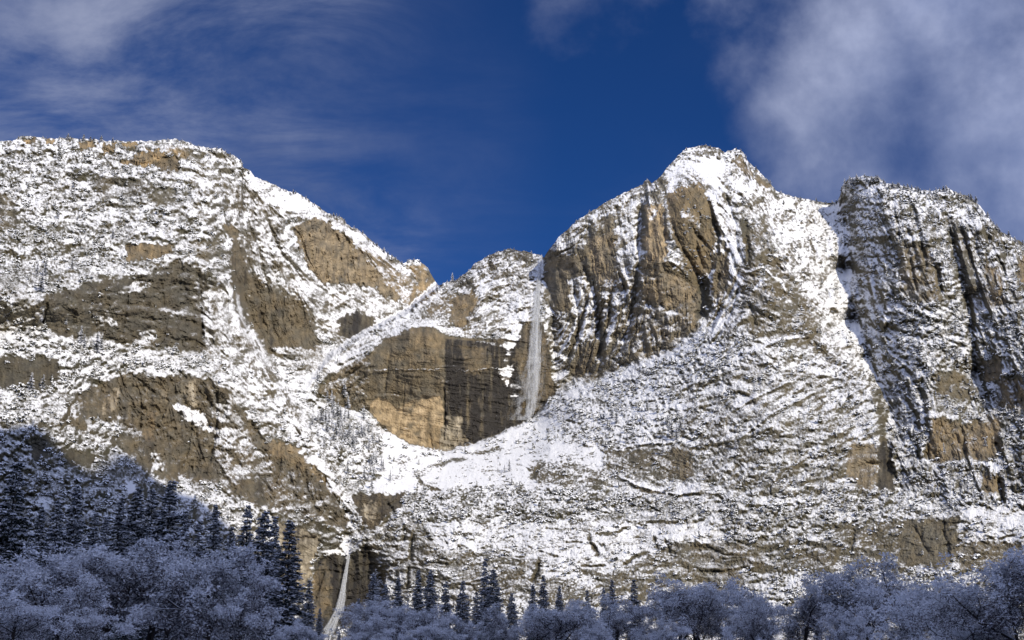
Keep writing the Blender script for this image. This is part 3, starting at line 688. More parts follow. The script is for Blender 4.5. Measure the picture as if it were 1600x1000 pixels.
exec(compile('''
# --- ridges (+) and cracks / gullies (-), in metres of relief
LN([(905,404),(916,425),(924,444),(932,472),(937,520),(938,565),(930,600)], 5, -16)
LN([(895,437),(898,460),(904,478),(903,520),(898,560)], 2.2, -8)
LN([(903,520),(906,560)], 2, -6)
LN([(966,424),(973,440),(978,460),(977,484)], 2.0, -6)
LN([(1004,296),(1001,340),(1000,380),(998,424),(992,460),(988,495),(972,540),(950,578)], 5, -14)
LN([(1000,310),(999,360),(1000,410)], 9, -16)
LN([(1014,300),(1013,350),(1014,410)], 5, 10)
LN([(1036,300),(1038,360),(1039,410)], 2.2, -6)
LN([(1027,310),(1028,400)], 4, 4)
LN([(1042,330),(1056,365),(1068,392),(1080,410),(1090,430),(1097,452)], 3, -9)
LN([(1078,350),(1088,366),(1098,378),(1113,394)], 3.2, -9)
LN([(1087,380),(1093,400),(1101,424)], 2.8, -9)
LN([(1100,299),(1110,325),(1119,360),(1130,390),(1138,405)], 3, -10)
LN([(1108,300),(1120,335),(1128,365),(1124,400),(1116,430),(1114,480)], 4, 10)
LN([(1095,430),(1099,470),(1094,505)], 8, -20)
LN([(1129,283),(1138,322),(1148,350),(1154,392),(1164,414)], 3, -9)
LN([(1148,300),(1156,340),(1165,380)], 4, 6)
LN([(1162,400),(1150,440),(1132,472),(1112,505),(1090,530)], 3, -8)
LN([(1140,440),(1128,490),(1108,530)], 3, 7)
LN([(1170,470),(1176,495),(1181,518)], 3, -8)
LN([(1160,430),(1145,480),(1125,520),(1110,545)], 2.4, -6)
LN([(1258,345),(1272,380),(1280,420)], 3, -3)
LN([(1184,348),(1195,375),(1215,415),(1240,450)], 2.4, -6)
LN([(1300,330),(1301,400),(1303,470),(1330,540),(1362,594)], 6, 12)
LN([(1376,640),(1385,690),(1388,764)], 7, -26)
LN([(1376,600),(1390,640),(1385,680)], 4, -10)
LN([(1322,430),(1338,500),(1358,560),(1377,615),(1387,690)], 5, -15, warp=1.2)
LN([(1401,338),(1407,382)], 2.4, -9)
LN([(1436,361),(1443,395),(1449,427)], 2.6, -9)
LN([(1420,400),(1428,440),(1432,460)], 2.4, -8)
LN([(1462,412),(1468,440),(1474,468)], 3.6, -12)
LN([(1478,330),(1486,370),(1494,400),(1504,444),(1515,480),(1521,540),(1524,580),(1540,620),(1546,645)], 5, -20)
LN([(1492,350),(1502,390),(1514,430),(1528,470)], 3, 9)
LN([(1500,350),(1514,395),(1526,430)], 2, -8)
LN([(1560,400),(1575,440),(1590,480)], 2.4, -7)
LN([(1372,390),(1366,430),(1370,480)], 3, -8)
LN([(1385,470),(1380,520),(1390,560)], 4, 8)
LN([(1430,680),(1436,720)], 2.5, -8)
LN([(1448,690),(1452,724)], 2.5, -9)
LN([(1500,660),(1506,690),(1510,715)], 3, -10)
LN([(1430,640),(1434,675)], 4, -12)
LN([(1438,590),(1440,630)], 6, -12)
LN([(1555,690),(1566,720)], 4, -12)
LN([(1560,745),(1566,790)], 4, -16)
LN([(1426,818),(1440,845),(1455,872)], 3, -5, warp=1.6)

LN([(1472,808),(1476,845)], 2.4, -5, warp=1.8)
LN([(1484,870),(1478,845)], 4, -6, warp=1.8)

LN([(1335,815),(1330,850),(1326,880)], 3, -4, warp=1.8)
rj = RS(77)
for i in range(6):
    x0 = 1106 + i * 11 + rj.uniform(-5, 5); ya = 290 + rj.uniform(0, 60); yb = rj.uniform(400, 500); sg_ = rj.rand() < .5
    xs_ = lambda y: x0 - 14 + 30 * math.sin((y - 290) / 215 * 2.6) - 26 * max(0, (y - 430) / 75) ** 1.5 + rj.uniform(-3, 3)
    LN([(xs_(y), y) for y in np.linspace(ya, yb, 5)], rj.uniform(1.2, 3.2), (-6 if sg_ else 4) * rj.uniform(.5, 1.2), warp=1.2, cov=.12 if sg_ else .9)
for i in range(9):
    x0 = 884 + i * 13 + rj.uniform(-5, 5); ya = rj.uniform(420, 500); yb = rj.uniform(530, 592) - i * 2; sg_ = rj.rand() < .5
    LN([(x0 + 22 - 38 * ((y - 420) / 170) ** 1.7 + rj.uniform(-3, 3), y) for y in np.linspace(ya, yb, 5)], rj.uniform(1.2, 3.0), (-6 if sg_ else 3.5) * rj.uniform(.5, 1.2), warp=1.2, cov=.10 if sg_ else .85)
# back wall
LN([(474,368),(488,372),(500,377),(510,373)], 2.2, -7)
LN([(500,345),(481,362),(480,375)], 2, -4)
LN([(517,350),(519,380),(521,415)], 2.5, -7)
LN([(526,352),(527,395)], 2, -5)
LN([(555,392),(556,412)], 2.6, -7)
LN([(512,385),(511,420),(508,444)], 3, -9)
LN([(587,425),(589,448)], 2, -5)
LN([(645,420),(650,450),(648,474)], 2.6, -9)
LN([(455,340),(445,355),(440,375)], 4, -8)
LN([(393,300),(400,350),(410,420),(420,470)], 2.5, -5)
LN([(376,330),(385,400),(405,470),(415,530)], 3, -6)
LN([(362,345),(360,400),(366,440),(385,500),(430,582),(470,640)], 7, 3)
LN([(640,484),(600,504),(560,527),(520,553),(492,585)], 7, 6, warp=1.5)
# head wall
LN([(575,578),(640,577),(696,578)], .8, 1.6, warp=1.0, cov=.6)
LN([(697,581),(730,579),(790,574)], 1.0, 1.6, warp=1.2, cov=.5)
LN([(693,590),(695,640),(694,703)], 1.3, -4)
LN([(610,535),(606,580),(600,620)], 1.6, -3)
LN([(631,577),(632,620),(630,650)], 1.3, -2.5)
LN([(624,634),(660,618),(690,618)], 1.6, 1.5)
LN([(672,675),(676,702)], 1.3, -3)
LN([(712,665),(716,700)], 1.0, -2)
LN([(520,572),(545,560),(580,545)], 2, 4)
LN([(505,600),(540,590),(570,570)], 2.4, -5)
LN([(520,620),(545,606),(572,596)], 2.0, -4)
LN([(700,510),(722,512),(745,470),(750,455)], 2.5, -6)
LN([(850,398),(846,420),(841,450),(838,520),(842,600)], 5, -4)
# left massif
LN([(210,430),(200,460),(195,500),(190,530)], 2.2, -5)
LN([(250,430),(256,470),(258,530)], 2.2, -4)
LN([(75,458),(70,490),(66,510)], 3, -8)
LN([(330,450),(330,500),(340,550)], 5, 8)
LN([(312,440),(315,500),(318,540)], 2.5, -7)
LN([(186,600),(175,625),(160,645)], 2, -5)
LN([(340,600),(338,640),(336,690),(325,730)], 3, -9)
LN([(300,640),(296,700),(280,740)], 2, -5)
LN([(262,600),(258,640),(240,680)], 2.2, -4)
LN([(215,600),(222,640),(216,690)], 2, -4)
LN([(358,610),(350,640),(345,660)], 2.4, -6)
LN([(235,700),(240,735)], 5, -10)


LN([(440,700),(436,740),(430,760)], 2, -5)
LN([(476,725),(480,770)], 2, -5)
LN([(437,832),(470,842),(500,838)], 3, -9)
LN([(512,880),(500,910),(490,950)], 2, -6)
LN([(538,870),(530,920),(520,970)], 2.2, -4)
LN([(576,855),(578,880),(572,915)], 3, -4)
LN([(560,860),(562,900)], 3, 5)
LN([(560,838),(545,805),(520,770),(500,735)], 4, -5)
# apron
LN([(652,742),(660,758),(675,764),(694,765)], 2.5, -5, cov=.3)
LN([(668,730),(700,722),(732,716)], 2.4, -4, cov=.35)
LN([(732,710),(760,706),(786,698)], 2.4, -4, cov=.35)
LN([(550,740),(575,742),(598,745)], 2.2, -4, cov=.35)
LN([(828,755),(840,730),(850,722)], 3, -5, cov=.3)
LN([(925,837),(960,834),(987,825)], 2.0, -5, cov=.25)
LN([(970,887),(990,872),(1016,861)], 2.0, -5, cov=.25)
LN([(918,834),(928,855),(937,873)], 2.6, -5, cov=.25)
LN([(880,848),(915,847)], 1.5, -3, cov=.3)
LN([(900,885),(930,884),(948,884)], 1.6, -4, cov=.3)
LN([(1020,838),(1028,860)], 1.6, -4, cov=.4)
LN([(1038,838),(1050,875)], 1.6, -4, cov=.4)
LN([(645,830),(642,860),(640,880)], 3, -7, cov=.2)
LN([(632,820),(630,850)], 2, -5, cov=.3)
LN([(845,873),(838,895),(831,912)], 2.6, -8, cov=.15)
LN([(640,880),(636,925)], 1.6, -5, cov=.3)
LN([(600,780),(615,800),(595,830)], 3, -6)
LN([(1250,590),(1180,620),(1130,650)], 2, 4, cov=.9)
LN([(1300,600),(1200,650),(1150,690)], 2, 4, cov=.9)
LN([(1160,430),(1190,418),(1220,440),(1236,470)], 2, 5, cov=.9)
LN([(1170,462),(1190,440),(1200,436)], 2, 4, cov=.9)
LN([(1270,525),(1220,530),(1180,548)], 2, 5, cov=.9)
LN([(1060,690),(1000,694),(950,706)], 2, 4, cov=.8)
LN([(950,735),(1000,760),(1060,772),(1110,765)], 2.5, 5, cov=.95)
''', 'lines', 'exec'))


# ---- relief detail
f = FLD
sa = f['sa']
ANG = [-60, -30, 0, 30, 60, 90]
stra = np.zeros(SH, np.float32); saw = np.zeros(SH, np.float32); spat = np.zeros(SH, np.float32)
for a in ANG:
    w = np.clip(1 - np.abs(((sa - a + 90) % 180) - 90) / 30.0, 0, 1)
    if w.max() <= 0:
        continue
    r = math.radians(a)
    U = (PX + 2 * WX) * math.cos(r) + (PY + 2 * WY) * math.sin(r)
    V = -(PX + 2 * WX) * math.sin(r) + (PY + 2 * WY) * math.cos(r)
    n1 = ridged(U / 42, V / 11, 3, 100 + a)
    n2 = fbm(U / 22, V / 6, 3, 200 + a)
    n3 = fbm(U / 15, V / 3.6, 2, 240 + a)
    ph = V / 13.0 + 1.1 * fbm(U / 50, V / 40, 3, 300 + a)
    fr = ph - np.floor(ph)
    am = sstep(-.25, .35, perlin(U / 30, V / 18, 320 + a))
    # going up (V decreasing) the face leans out, then steps back in a ledge
    sw = np.where(fr > .24, (1 - fr) / .76, fr / .24) * am
    stra += w * (0.6 * n1 + 0.4 * n2)
    spat += w * (0.55 * n2 + 0.45 * n3)
    saw += w * sw
low = fbm(PX / 70, PY / 55, 3, 405)
fl = ridged((PX + 2.5 * WX + 16 * low) / 13, PY / 70, 3, 400, 0.6) * (.45 + .8 * sstep(-.4, .4, perlin(PX / 30, PY / 34, 406)))
flf = fbm(PX / 3.2, PY / 45, 2, 430)
w1_, id1 = worley((PX + WX) / 7.0, (PY + WY) / 6.0, 500)
w2_, id2 = worley((PX + WX) / 3.9 + 9, (PY + WY) / 3.5, 510)
w3_, id3 = worley((PX + 2 * WX) / 24.0, (PY + 2 * WY) / 19.0, 520)
bump = np.clip(1 - w1_ ** 2 * 1.5, 0, 1) * (.4 + .8 * id1) + .55 * np.clip(1 - w2_ ** 2 * 1.5, 0, 1) * (.4 + .8 * id2)
big = fbm(PX / 80, PY / 70, 4, 600)
mid = fbm(PX / 22, PY / 20, 4, 610)
fine = fbm(PX / 6.5, PY / 6.5, 3, 620)
facet = np.clip(1.1 - w3_, 0, 1) * (id3 - .3)


# grain that runs along the strata and flutes: noise smeared along the painted directions
sr = np.radians(sa.astype(np.float64) * 2)
c2 = blur(np.cos(sr), 16); s2 = blur(np.sin(sr), 16)
th = np.arctan2(s2, c2) / 2 + (.50 + .65 * ((REG == 0) | (REG == 4))) * fbm(PX / 42, PY / 42, 3, 880) + .25 * perlin(PX / 11, PY / 11, 885)
ddx, ddy = np.cos(th), np.sin(th)
sxp = (pxs[1] - pxs[0]); syp = np.gradient(PY, axis=0)
shear = np.gradient(PY, axis=1) / sxp


def lic(src, steps, step):
    acc = src.copy(); wsum = 1.0
    ci, ri = np.meshgrid(np.arange(NX), np.arange(NYR))
    for sg in (1, -1):
        x = ci.astype(np.float32).copy(); y = ri.astype(np.float32).copy()
        vx = sg * ddx; vy = sg * ddy; sh_ = shear; sy_ = syp
        for k in range(steps):
            x = np.clip(x + vx * step / sxp, 0, NX - 1); y = np.clip(y + (vy - vx * sh_) * step / sy_, 0, NYR - 1)
            xi = (x + .5).astype(np.int32).clip(0, NX - 1); yi = (y + .5).astype(np.int32).clip(0, NYR - 1)
            sh_ = shear[yi, xi]; sy_ = syp[yi, xi]
            nvx = ddx[yi, xi]; nvy = ddy[yi, xi]
            sgn = np.sign(nvx * vx + nvy * vy); sgn[sgn == 0] = 1
            vx = nvx * sgn; vy = nvy * sgn
            w = 1 - .7 * k / steps
            acc = acc + w * src[yi, xi]; 
            wsum += w
    acc = acc / wsum
    acc = acc - blur(acc, 20)
    return (acc / (acc.std() + 1e-6)).clip(-3, 3) * .33


lic_a = lic(perlin(PX / 2.3, PY / 2.3, 890) + .4 * RS(1).randn(*SH), 9, 1.3)
lic_b = lic(perlin(PX / 5.5, PY / 5.5, 891) + .5 * perlin(PX / 2.8, PY / 2.8, 892), 16, 2.2)
lic_c = lic(perlin(PX / 12, PY / 12, 893), 20, 4.0)

h = f['rough'] * (13 * big + (6.5 + 2.5 * (REG == 0)) * mid + 1.7 * fine + 5.0 * facet)
h += (0.5 + f['ledge']) * 1.6 * stra
h += f['ledge'] * 3.6 * saw
h += (f['rough'] * 2.4 * (1 + .2 * (REG <= 1)) + 2.5 * f['flute']) * lic_c
h += (REG == 0) * 5.0 * ridged((PX + 3 * WX + .5 * PY) / 75, (PY + 3 * WY) / 95, 3, 960) * (PY > 260)
h += f['flute'] * (3.6 * fl + 0.8 * flf)
crk = sstep(.80, .97, ridged((PX + 2 * WX) / 34, (PY + 2 * WY) / 40, 2, 950, .4)) + sstep(.84, .98, ridged((PX - WY) / 60, (PY + WX) / 14, 2, 955, .4))
h -= 2.4 * crk * (1 - .8 * f['veg']) * sstep(.35, 1.0, f['rough'])
w4_, id4 = worley((PX + WX) / 11.0, (PY + WY) / 14.0, 521)
h += f['rough'] * (1 - .6 * f['veg']) * 3.2 * (np.clip(1.0 - w4_, 0, 1) * (id4 - .3))
h += f['veg'] * 3.6 * bump
brk = sstep(-.35, .45, fbm(PX / 20, PY / 16, 2, 895))
h += brk * (1 - .55 * f['veg']) * (1 + .9 * f['flute']) * (2.2 * lic_b + 1.2 * lic_a) * (.55 + .45 * f['rough'])
h += (1 - f['veg']) * .35 * perlin(PX / 2.6, PY / 2.6, 630)
edge = sstep(0, 14, PY - skyv[None, :])
Dp = Dp - h * (Dp / 1400.0) * (0.35 + 0.65 * edge)
Dp = np.maximum(Dp, 420)

tx, tz = pix_dir(PX, PY)
Xw = Dp * tx; Yw = Dp.copy(); Zw = CAM_Z + Dp * tz


def normals(X, Y, Z):
    def g(A):
        return np.gradient(A, axis=1), np.gradient(A, axis=0)
    xu, xv = g(X); yu, yv = g(Y); zu, zv = g(Z)
    nx = yu * zv - zu * yv; ny = zu * xv - xu * zv; nz = xu * yv - yu * xv
    l = np.sqrt(nx * nx + ny * ny + nz * nz) + 1e-9
    s = np.sign(-ny); s[s == 0] = 1
    return nx / l * s, ny / l * s, nz / l * s


nxv, nyv, nzv = normals(Xw, Yw, Zw)
nzs = blur(nzv, 1)
# where snow lies: painted cover against slope, hollows and drift noise
drift = fbm((PX + 3 * WX) / 34, (PY + 3 * WY) / 22, 5, 640, 0.62)
lum = 0.85 * (nzs - blur(nzs, 12)) + (0.16 - .08 * f['veg']) * spat + 0.30 * drift + .10 * fine + 0.30 * (nzs - .35) + .20 * perlin(PX / 2.9, PY / 2.6, 641) + (1 - .5 * f['veg']) * brk * (.22 * lic_a + .20 * lic_b + .10 * lic_c)
mu = blur(lum, 30)
sg = np.sqrt(np.maximum(blur((lum - mu) ** 2, 30), 1e-4))
zs = (lum - 0.75 * mu) / sg
covf = np.clip(f['cov'] - .05 * (REG <= 1) * (f['cov'] < .95) - .11 * sstep(.99, .85, f['cov']), .003, .997)
covf = np.clip(covf ** (1.35 + .45 * sstep(.9, .6, covf)), .003, .985)
thr = -np.log(covf / (1 - covf)) / 1.7       # logistic quantile ~ normal quantile
snow = np.clip((zs - thr) * .22 + .5, 0, 1)

# drifts bridge the clefts between the masses
jump = np.abs(np.gradient(Dp, axis=1)) / (sxp) 
jm = blur(sstep(6, 16, jump) * (PY > 300), 2)
snow = np.clip(snow + np.clip(jm * 1.6, 0, .5) * (REG <= 1), 0, 1)

# rock tint (base colours, dark also paints the shade of some recesses)
streak = fbm((PX + .5 * WX) / 11, PY / 90, 4, 700, .65) + .25 * fbm(PX / 3, PY / 22, 2, 701)
patch = fbm(PX / 30, PY / 26, 4, 710)
blot = fbm(PX / 9, PY / 12, 3, 720)
grey = np.array([.160, .145, .108]); brown = np.array([.170, .138, .085]); goldc = np.array([.50, .355, .185])
palec = np.array([.52, .45, .33]); darkc = np.array([.040, .035, .030]); vegc = np.array([.070, .062, .032])
rc = grey + (brown - grey) * sstep(-.4, .4, patch)[..., None]


def mixc(c, col, m):
    return c * (1 - m[..., None]) + col * m[..., None]


rc = mixc(rc, goldc, np.clip(f['gold'] * (0.85 + 1.1 * blot + .5 * patch), 0, 1))
rc = mixc(rc, palec, np.clip(f['pale'] * (0.75 + 1.2 * blot), 0, 1))
rc = mixc(rc, darkc, np.clip(f['dark'] * (0.9 + 1.6 * streak), 0, 1))
rc = mixc(rc, darkc, np.clip((f['flute'] * .6 + .10) * sstep(.12, .55, streak) * (1 - f['veg'] * .6), 0, .85))
rc = mixc(rc, darkc * 1.6, np.clip(f['gold'] * f['flute'] * 1.3 * sstep(.05, .42, fbm((PX + WX) / 4.2, PY / 48, 3, 705)), 0, .8))
rc = mixc(rc, vegc, np.clip(f['veg'] * (0.75 + .8 * blot), 0, 1))
rc = rc * .72 * (1 + .35 * blot + .25 * fine)[..., None]
rc = np.clip(rc, .015, .6)


def attr(me, name, typ, dom, data):
    at = me.attributes.new(name, typ, dom)
    if typ == 'FLOAT':
        at.data.foreach_set('value', np.ascontiguousarray(data, dtype=np.float32).ravel())
    else:
        at.data.foreach_set('color', np.ascontiguousarray(data, dtype=np.float32).ravel())


def np_mesh(name, verts, faces, mat, smooth=False):
    me = bpy.data.meshes.new(name)
    nf, k = faces.shape
    me.vertices.add(len(verts)); me.vertices.foreach_set('co', np.ascontiguousarray(verts, dtype=np.float32).ravel())
    me.loops.add(nf * k); me.loops.foreach_set('vertex_index', faces.astype(np.int32).ravel())
    me.polygons.add(nf); me.polygons.foreach_set('loop_start', np.arange(0, nf * k, k, dtype=np.int32))
    me.update(calc_edges=True)
    me.polygons.foreach_set('use_smooth', np.full(nf, smooth))
    if mat:
        for mm in (mat if isinstance(mat, (list, tuple)) else [mat]):
            me.materials.append(mm)
    return me


def add(name, me, parent=None, loc=None, **props):
    o = bpy.data.objects.new(name, me)
    COL.objects.link(o)
    if parent is not None:
        o.parent = parent
    if loc is not None:
        o.location = loc
    for k, v in props.items():
        o[k] = v
    return o


# ------------------------------------------------------------------ materials
def new_mat(name):
    m = bpy.data.materials.new(name)
    m.use_nodes = True
    return m, NT(m.node_tree)


SNOW = (0.86, 0.87, 0.90)


def mountain_material():
    m, n = new_mat('rock_and_snow')
    a = n.n('ShaderNodeAttribute', attribute_name='snow')
    c = n.n('ShaderNodeAttribute', attribute_name='rock')
    geo = n.n('ShaderNodeNewGeometry')
    pos = geo.outputs['Position']
    n1 = n.noise(pos, 0.42, 6, 0.7)
    n2 = n.noise(pos, 0.10, 5, 0.65)
    mp = n.n('ShaderNodeMapping'); mp.inputs['Scale'].default_value = (0.5, 0.5, 0.06)
    n.link(pos, mp.inputs[0])
    n3 = n.noise(mp.outputs[0], 1.0, 4, 0.6)
    s = n.m('ADD', a.outputs['Fac'], n.m('ADD', n.m('MULTIPLY', n.m('SUBTRACT', n1, 0.5), 1.15), n.m('MULTIPLY', n.m('SUBTRACT', n2, 0.5), 0.7)))
    n6 = n.noise(pos, 1.3, 3, 0.75)
    s = n.m('ADD', s, n.m('MULTIPLY', n.m('SUBTRACT', n6, 0.5), 0.75))
    s = n.ramp(s, 0.41, 0.59)
    n5 = n.noise(pos, 1.1, 3, 0.7)
    dust = n.m('MULTIPLY', n.ramp(n.m('ADD', a.outputs['Fac'], n.m('MULTIPLY', n.m('SUBTRACT', n5, 0.5), 1.3)), 0.22, 0.62), 0.55)
    rockc = n.mix(1.0, c.outputs['Color'], (1, 1, 1), 'MULTIPLY')
    var = n.m('ADD', n.m('MULTIPLY', n3, 1.1), n.m('MULTIPLY', n1, 0.9))
    comb = n.n('ShaderNodeCombineColor')
    for i in range(3):
        n.link(var, comb.inputs[i])
    n.link(comb.outputs[0], rockc.node.inputs[7])
    sc = n.mix(n2, (0.74, 0.74, 0.75), (0.82, 0.82, 0.82))
    col = n.mix(n.m('MAXIMUM', s, dust), (0, 0, 0), (0, 0, 0))
    n.link(rockc, col.node.inputs[6]); n.link(sc, col.node.inputs[7])
    b = n.n('ShaderNodeBump', inp={'Strength': 0.7, 'Distance': 1.2})
    n.link(n.m('ADD', n1, n.m('MULTIPLY', s, 0.25)), b.inputs['Height'])
    bs = n.n('ShaderNodeBsdfPrincipled', inp={'Roughness': 0.85})
    bs.inputs['Specular IOR Level'].default_value = 0.25
    n.link(col, bs.inputs['Base Color']); n.link(b.outputs[0], bs.inputs['Normal'])
    o = n.n('ShaderNodeOutputMaterial'); n.link(bs.outputs[0], o.inputs[0])
    return m


M_MTN = mountain_material()

# ---- the rim rolls over into a plateau behind the skyline
BACK = [(25, 1.0), (80, -2), (200, -14), (450, -60), (900, -160)]
bx, by, bz, bs_, brc = [], [], [], [], []
for k, (dY, dz) in enumerate(BACK):
    yy = Yw[0] + dY
    s_ = yy / Yw[0]
    nz_ = 3 * perlin(pxs / 20, pxs * 0 + k, 900 + k)
    zz = Zw[0] + dz - 2.0 * (k > 0) + (nz_ if k > 0 else -1.5)
    bx.append(Xw[0] * s_); by.append(yy); bz.append(zz); bs_.append(np.full(NX, 1.0)); brc.append(rc[0])
XA = np.vstack([np.array(bx)[::-1], Xw]); YA = np.vstack([np.array(by)[::-1], Yw]); ZA = np.vstack([np.array(bz)[::-1], Zw])
SA = np.vstack([np.array(bs_)[::-1], snow]); RA = np.concatenate([np.array(brc)[::-1], rc], 0)
NB = len(BACK)
regA = np.vstack([np.repeat(REG[:1], NB, 0), REG])
NR = NYR + NB
idx = np.arange(NR * NX).reshape(NR, NX)
quads = np.stack([idx[:-1, :-1], idx[1:, :-1], idx[1:, 1:], idx[:-1, 1:]], -1).reshape(-1, 4)
rq = regA[:-1, :-1].reshape(-1)
VA = np.stack([XA, YA, ZA], -1).reshape(-1, 3)
SAf = SA.reshape(-1); RAf = RA.reshape(-1, 3)
NAMES = ['mountain_left', 'mountain_back', 'cliff_center', 'mountain_right', 'slope_lower']
for rid, nm in enumerate(NAMES):
    q = quads[rq == rid]
    used, inv = np.unique(q, return_inverse=True)
    me = np_mesh(nm, VA[used], inv.reshape(-1, 4), M_MTN)
    attr(me, 'snow', 'FLOAT', 'POINT', SAf[used])
    attr(me, 'rock', 'FLOAT_COLOR', 'POINT', np.concatenate([RAf[used], np.ones((len(used), 1))], 1))
    add(nm, me, kind='structure')


def ground(px, py):
    """point on the mountain wall seen at a photo pixel"""
    c = int(np.clip(np.searchsorted(pxs, px), 0, NX - 1))
    r = int(np.clip(np.searchsorted(PY[:, c], py), 0, NYR - 1))
    return Vector((Xw[r, c], Yw[r, c], Zw[r, c]))


#@@PART2
# ------------------------------------------------------------------ valley floor and the south wall behind the camera
def ground_material():
    m, n = new_mat('valley_snow')
    geo = n.n('ShaderNodeNewGeometry')
    n1 = n.noise(geo.outputs['Position'], 0.3, 5, 0.6)
    col = n.mix(n1, (0.78, 0.79, 0.82), (0.88, 0.88, 0.90))
    b = n.n('ShaderNodeBump', inp={'Strength': 0.5, 'Distance': 0.3})
    n.link(n1, b.inputs['Height'])
    bs = n.n('ShaderNodeBsdfPrincipled', inp={'Roughness': 0.9})
    n.link(col, bs.inputs['Base Color']); n.link(b.outputs[0], bs.inputs['Normal'])
    o = n.n('ShaderNodeOutputMaterial'); n.link(bs.outputs[0], o.inputs[0])
    return m


gx = np.concatenate([[-20000, -6000], np.linspace(-2500, 2500, 90), [6000, 20000]])
gy = np.concatenate([[-20000, -6000, -2500], np.linspace(-300, 1400, 60), [6000, 20000]])
GX, GY = np.meshgrid(gx, gy)
GZ = 0.8 * fbm(GX / 60, GY / 60, 3, 40) * (np.abs(GX) < 3000) * np.clip((np.hypot(GX, GY) - 8) / 40, 0, 1)
gi = np.arange(GX.size).reshape(GX.shape)
gq = np.stack([gi[:-1, :-1], gi[:-1, 1:], gi[1:, 1:], gi[1:, :-1]], -1).reshape(-1, 4)
add('ground', np_mesh('ground', np.stack([GX, GY, GZ], -1).reshape(-1, 3), gq, ground_material(), True), kind='structure')

# points on the boundary between sunshine and the south wall's shadow; the crest is raised until its shade ends there
TERM = [(-100, 655), (0, 664), (60, 662), (120, 670), (180, 700), (230, 735), (270, 762), (300, 785), (330, 810)]
tp = [ground(*t) for t in TERM]
tp = [(p.x, p.y, p.z) for p in tp]
for px_, Y_, Z_ in ((380, 760, 34), (440, 700, 44), (470, 690, 36), (520, 700, 20), (600, 700, 38), (760, 700, 44), (900, 700, 34), (1000, 690, 36), (1200, 690, 34), (1400, 690, 34), (1560, 690, 34), (1750, 690, 40)):
    tp.append(((px_ - 800) / F_PX * Y_, Y_, Z_))
CREST_Y = -520.0
cx, ch = [], []
for (x, y, z) in tp:
    t = (CREST_Y - y) / SUN_DIR.y
    cx.append(x + SUN_DIR.x * t); ch.append(z + SUN_DIR.z * t)
o_ = np.argsort(cx); cx = np.array(cx)[o_]; ch = np.array(ch)[o_]
print('crest', [(round(a), round(b)) for a, b in zip(cx, ch)])
rx = np.concatenate([np.linspace(-3200, cx[0] - 50, 40), np.linspace(cx[0], cx[-1], 160), np.linspace(cx[-1] + 50, 5200, 50)])
hgt = np.interp(rx, cx, ch)
hgt = hgt + 6 * perlin(rx / 60, rx * 0 + .5, 60) + np.where((rx < cx[0] - 100) | (rx > cx[-1] + 100), 60 * perlin(rx / 500, rx * 0 + .5, 61), 0)
prof = [(360, 0.0), (330, .12), (290, .3), (230, .5), (170, .68), (100, .82), (40, .95), (0, 1.0), (-60, .97), (-260, .85), (-700, .6), (-1400, .25), (-2200, -.01)]
RX = np.repeat(rx[None], len(prof), 0)
RY = CREST_Y + np.array([p[0] for p in prof])[:, None] + 0 * RX
RZ = np.array([p[1] for p in prof])[:, None] * hgt[None]
nzz = fbm(RX / 140, RY / 90 + RZ / 120, 4, 62)
w_ = np.array([0 if p[1] in (1.0,) else 1 for p in prof])[:, None]
RY = RY + 40 * nzz * w_
ri = np.arange(RX.size).reshape(RX.shape)
rqd = np.stack([ri[:-1, :-1], ri[:-1, 1:], ri[1:, 1:], ri[1:, :-1]], -1).reshape(-1, 4)
me = np_mesh('mountain_south', np.stack([RX, RY, RZ], -1).reshape(-1, 3), rqd, M_MTN)
attr(me, 'snow', 'FLOAT', 'POINT', np.clip(.6 + 1.2 * nzz, 0, 1))
attr(me, 'rock', 'FLOAT_COLOR', 'POINT', np.tile(np.array([.13, .115, .09, 1]), (RX.size, 1)))
add('mountain_south', me, kind='structure')

# ------------------------------------------------------------------ vegetation
def snow_on_top_material(name, base, lo=0.15, hi=0.55, scale=1.5, rough=0.85):
    """bark, needles or leaves with snow lying where the surface faces up"""
    m, n = new_mat(name)
    geo = n.n('ShaderNodeNewGeometry')
    sep_ = n.n('ShaderNodeSeparateXYZ'); n.link(geo.outputs['Normal'], sep_.inputs[0])
    n1 = n.noise(geo.outputs['Position'], scale, 4, 0.6)
    z = n.m('ADD', sep_.outputs[2], n.m('MULTIPLY', n.m('SUBTRACT', n1, 0.5), 1.0))
    s = n.ramp(z, lo, hi)
    bc = n.mix(n1, tuple(c * .6 for c in base), tuple(c * 1.5 for c in base))
    col = n.mix(s, (0, 0, 0), (0.85, 0.86, 0.89)); n.link(bc, col.node.inputs[6])
    bs = n.n('ShaderNodeBsdfPrincipled', inp={'Roughness': rough})
    bs.inputs['Specular IOR Level'].default_value = 0.2
    n.link(col, bs.inputs['Base Color'])
    o = n.n('ShaderNodeOutputMaterial'); n.link(bs.outputs[0], o.inputs[0])
    return m


def plain_material(name, a, b, scale=2.0, transl=0.0):
    m, n = new_mat(name)
    geo = n.n('ShaderNodeNewGeometry')
    n1 = n.noise(geo.outputs['Position'], scale, 4, 0.6)
    col = n.mix(n.ramp(n1, .3, .7), a, b)
    bs = n.n('ShaderNodeBsdfPrincipled', inp={'Roughness': 0.85})
    bs.inputs['Specular IOR Level'].default_value = 0.2
    n.link(col, bs.inputs['Base Color'])
    o = n.n('ShaderNodeOutputMaterial'); n.link(bs.outputs[0], o.inputs[0])
    return m


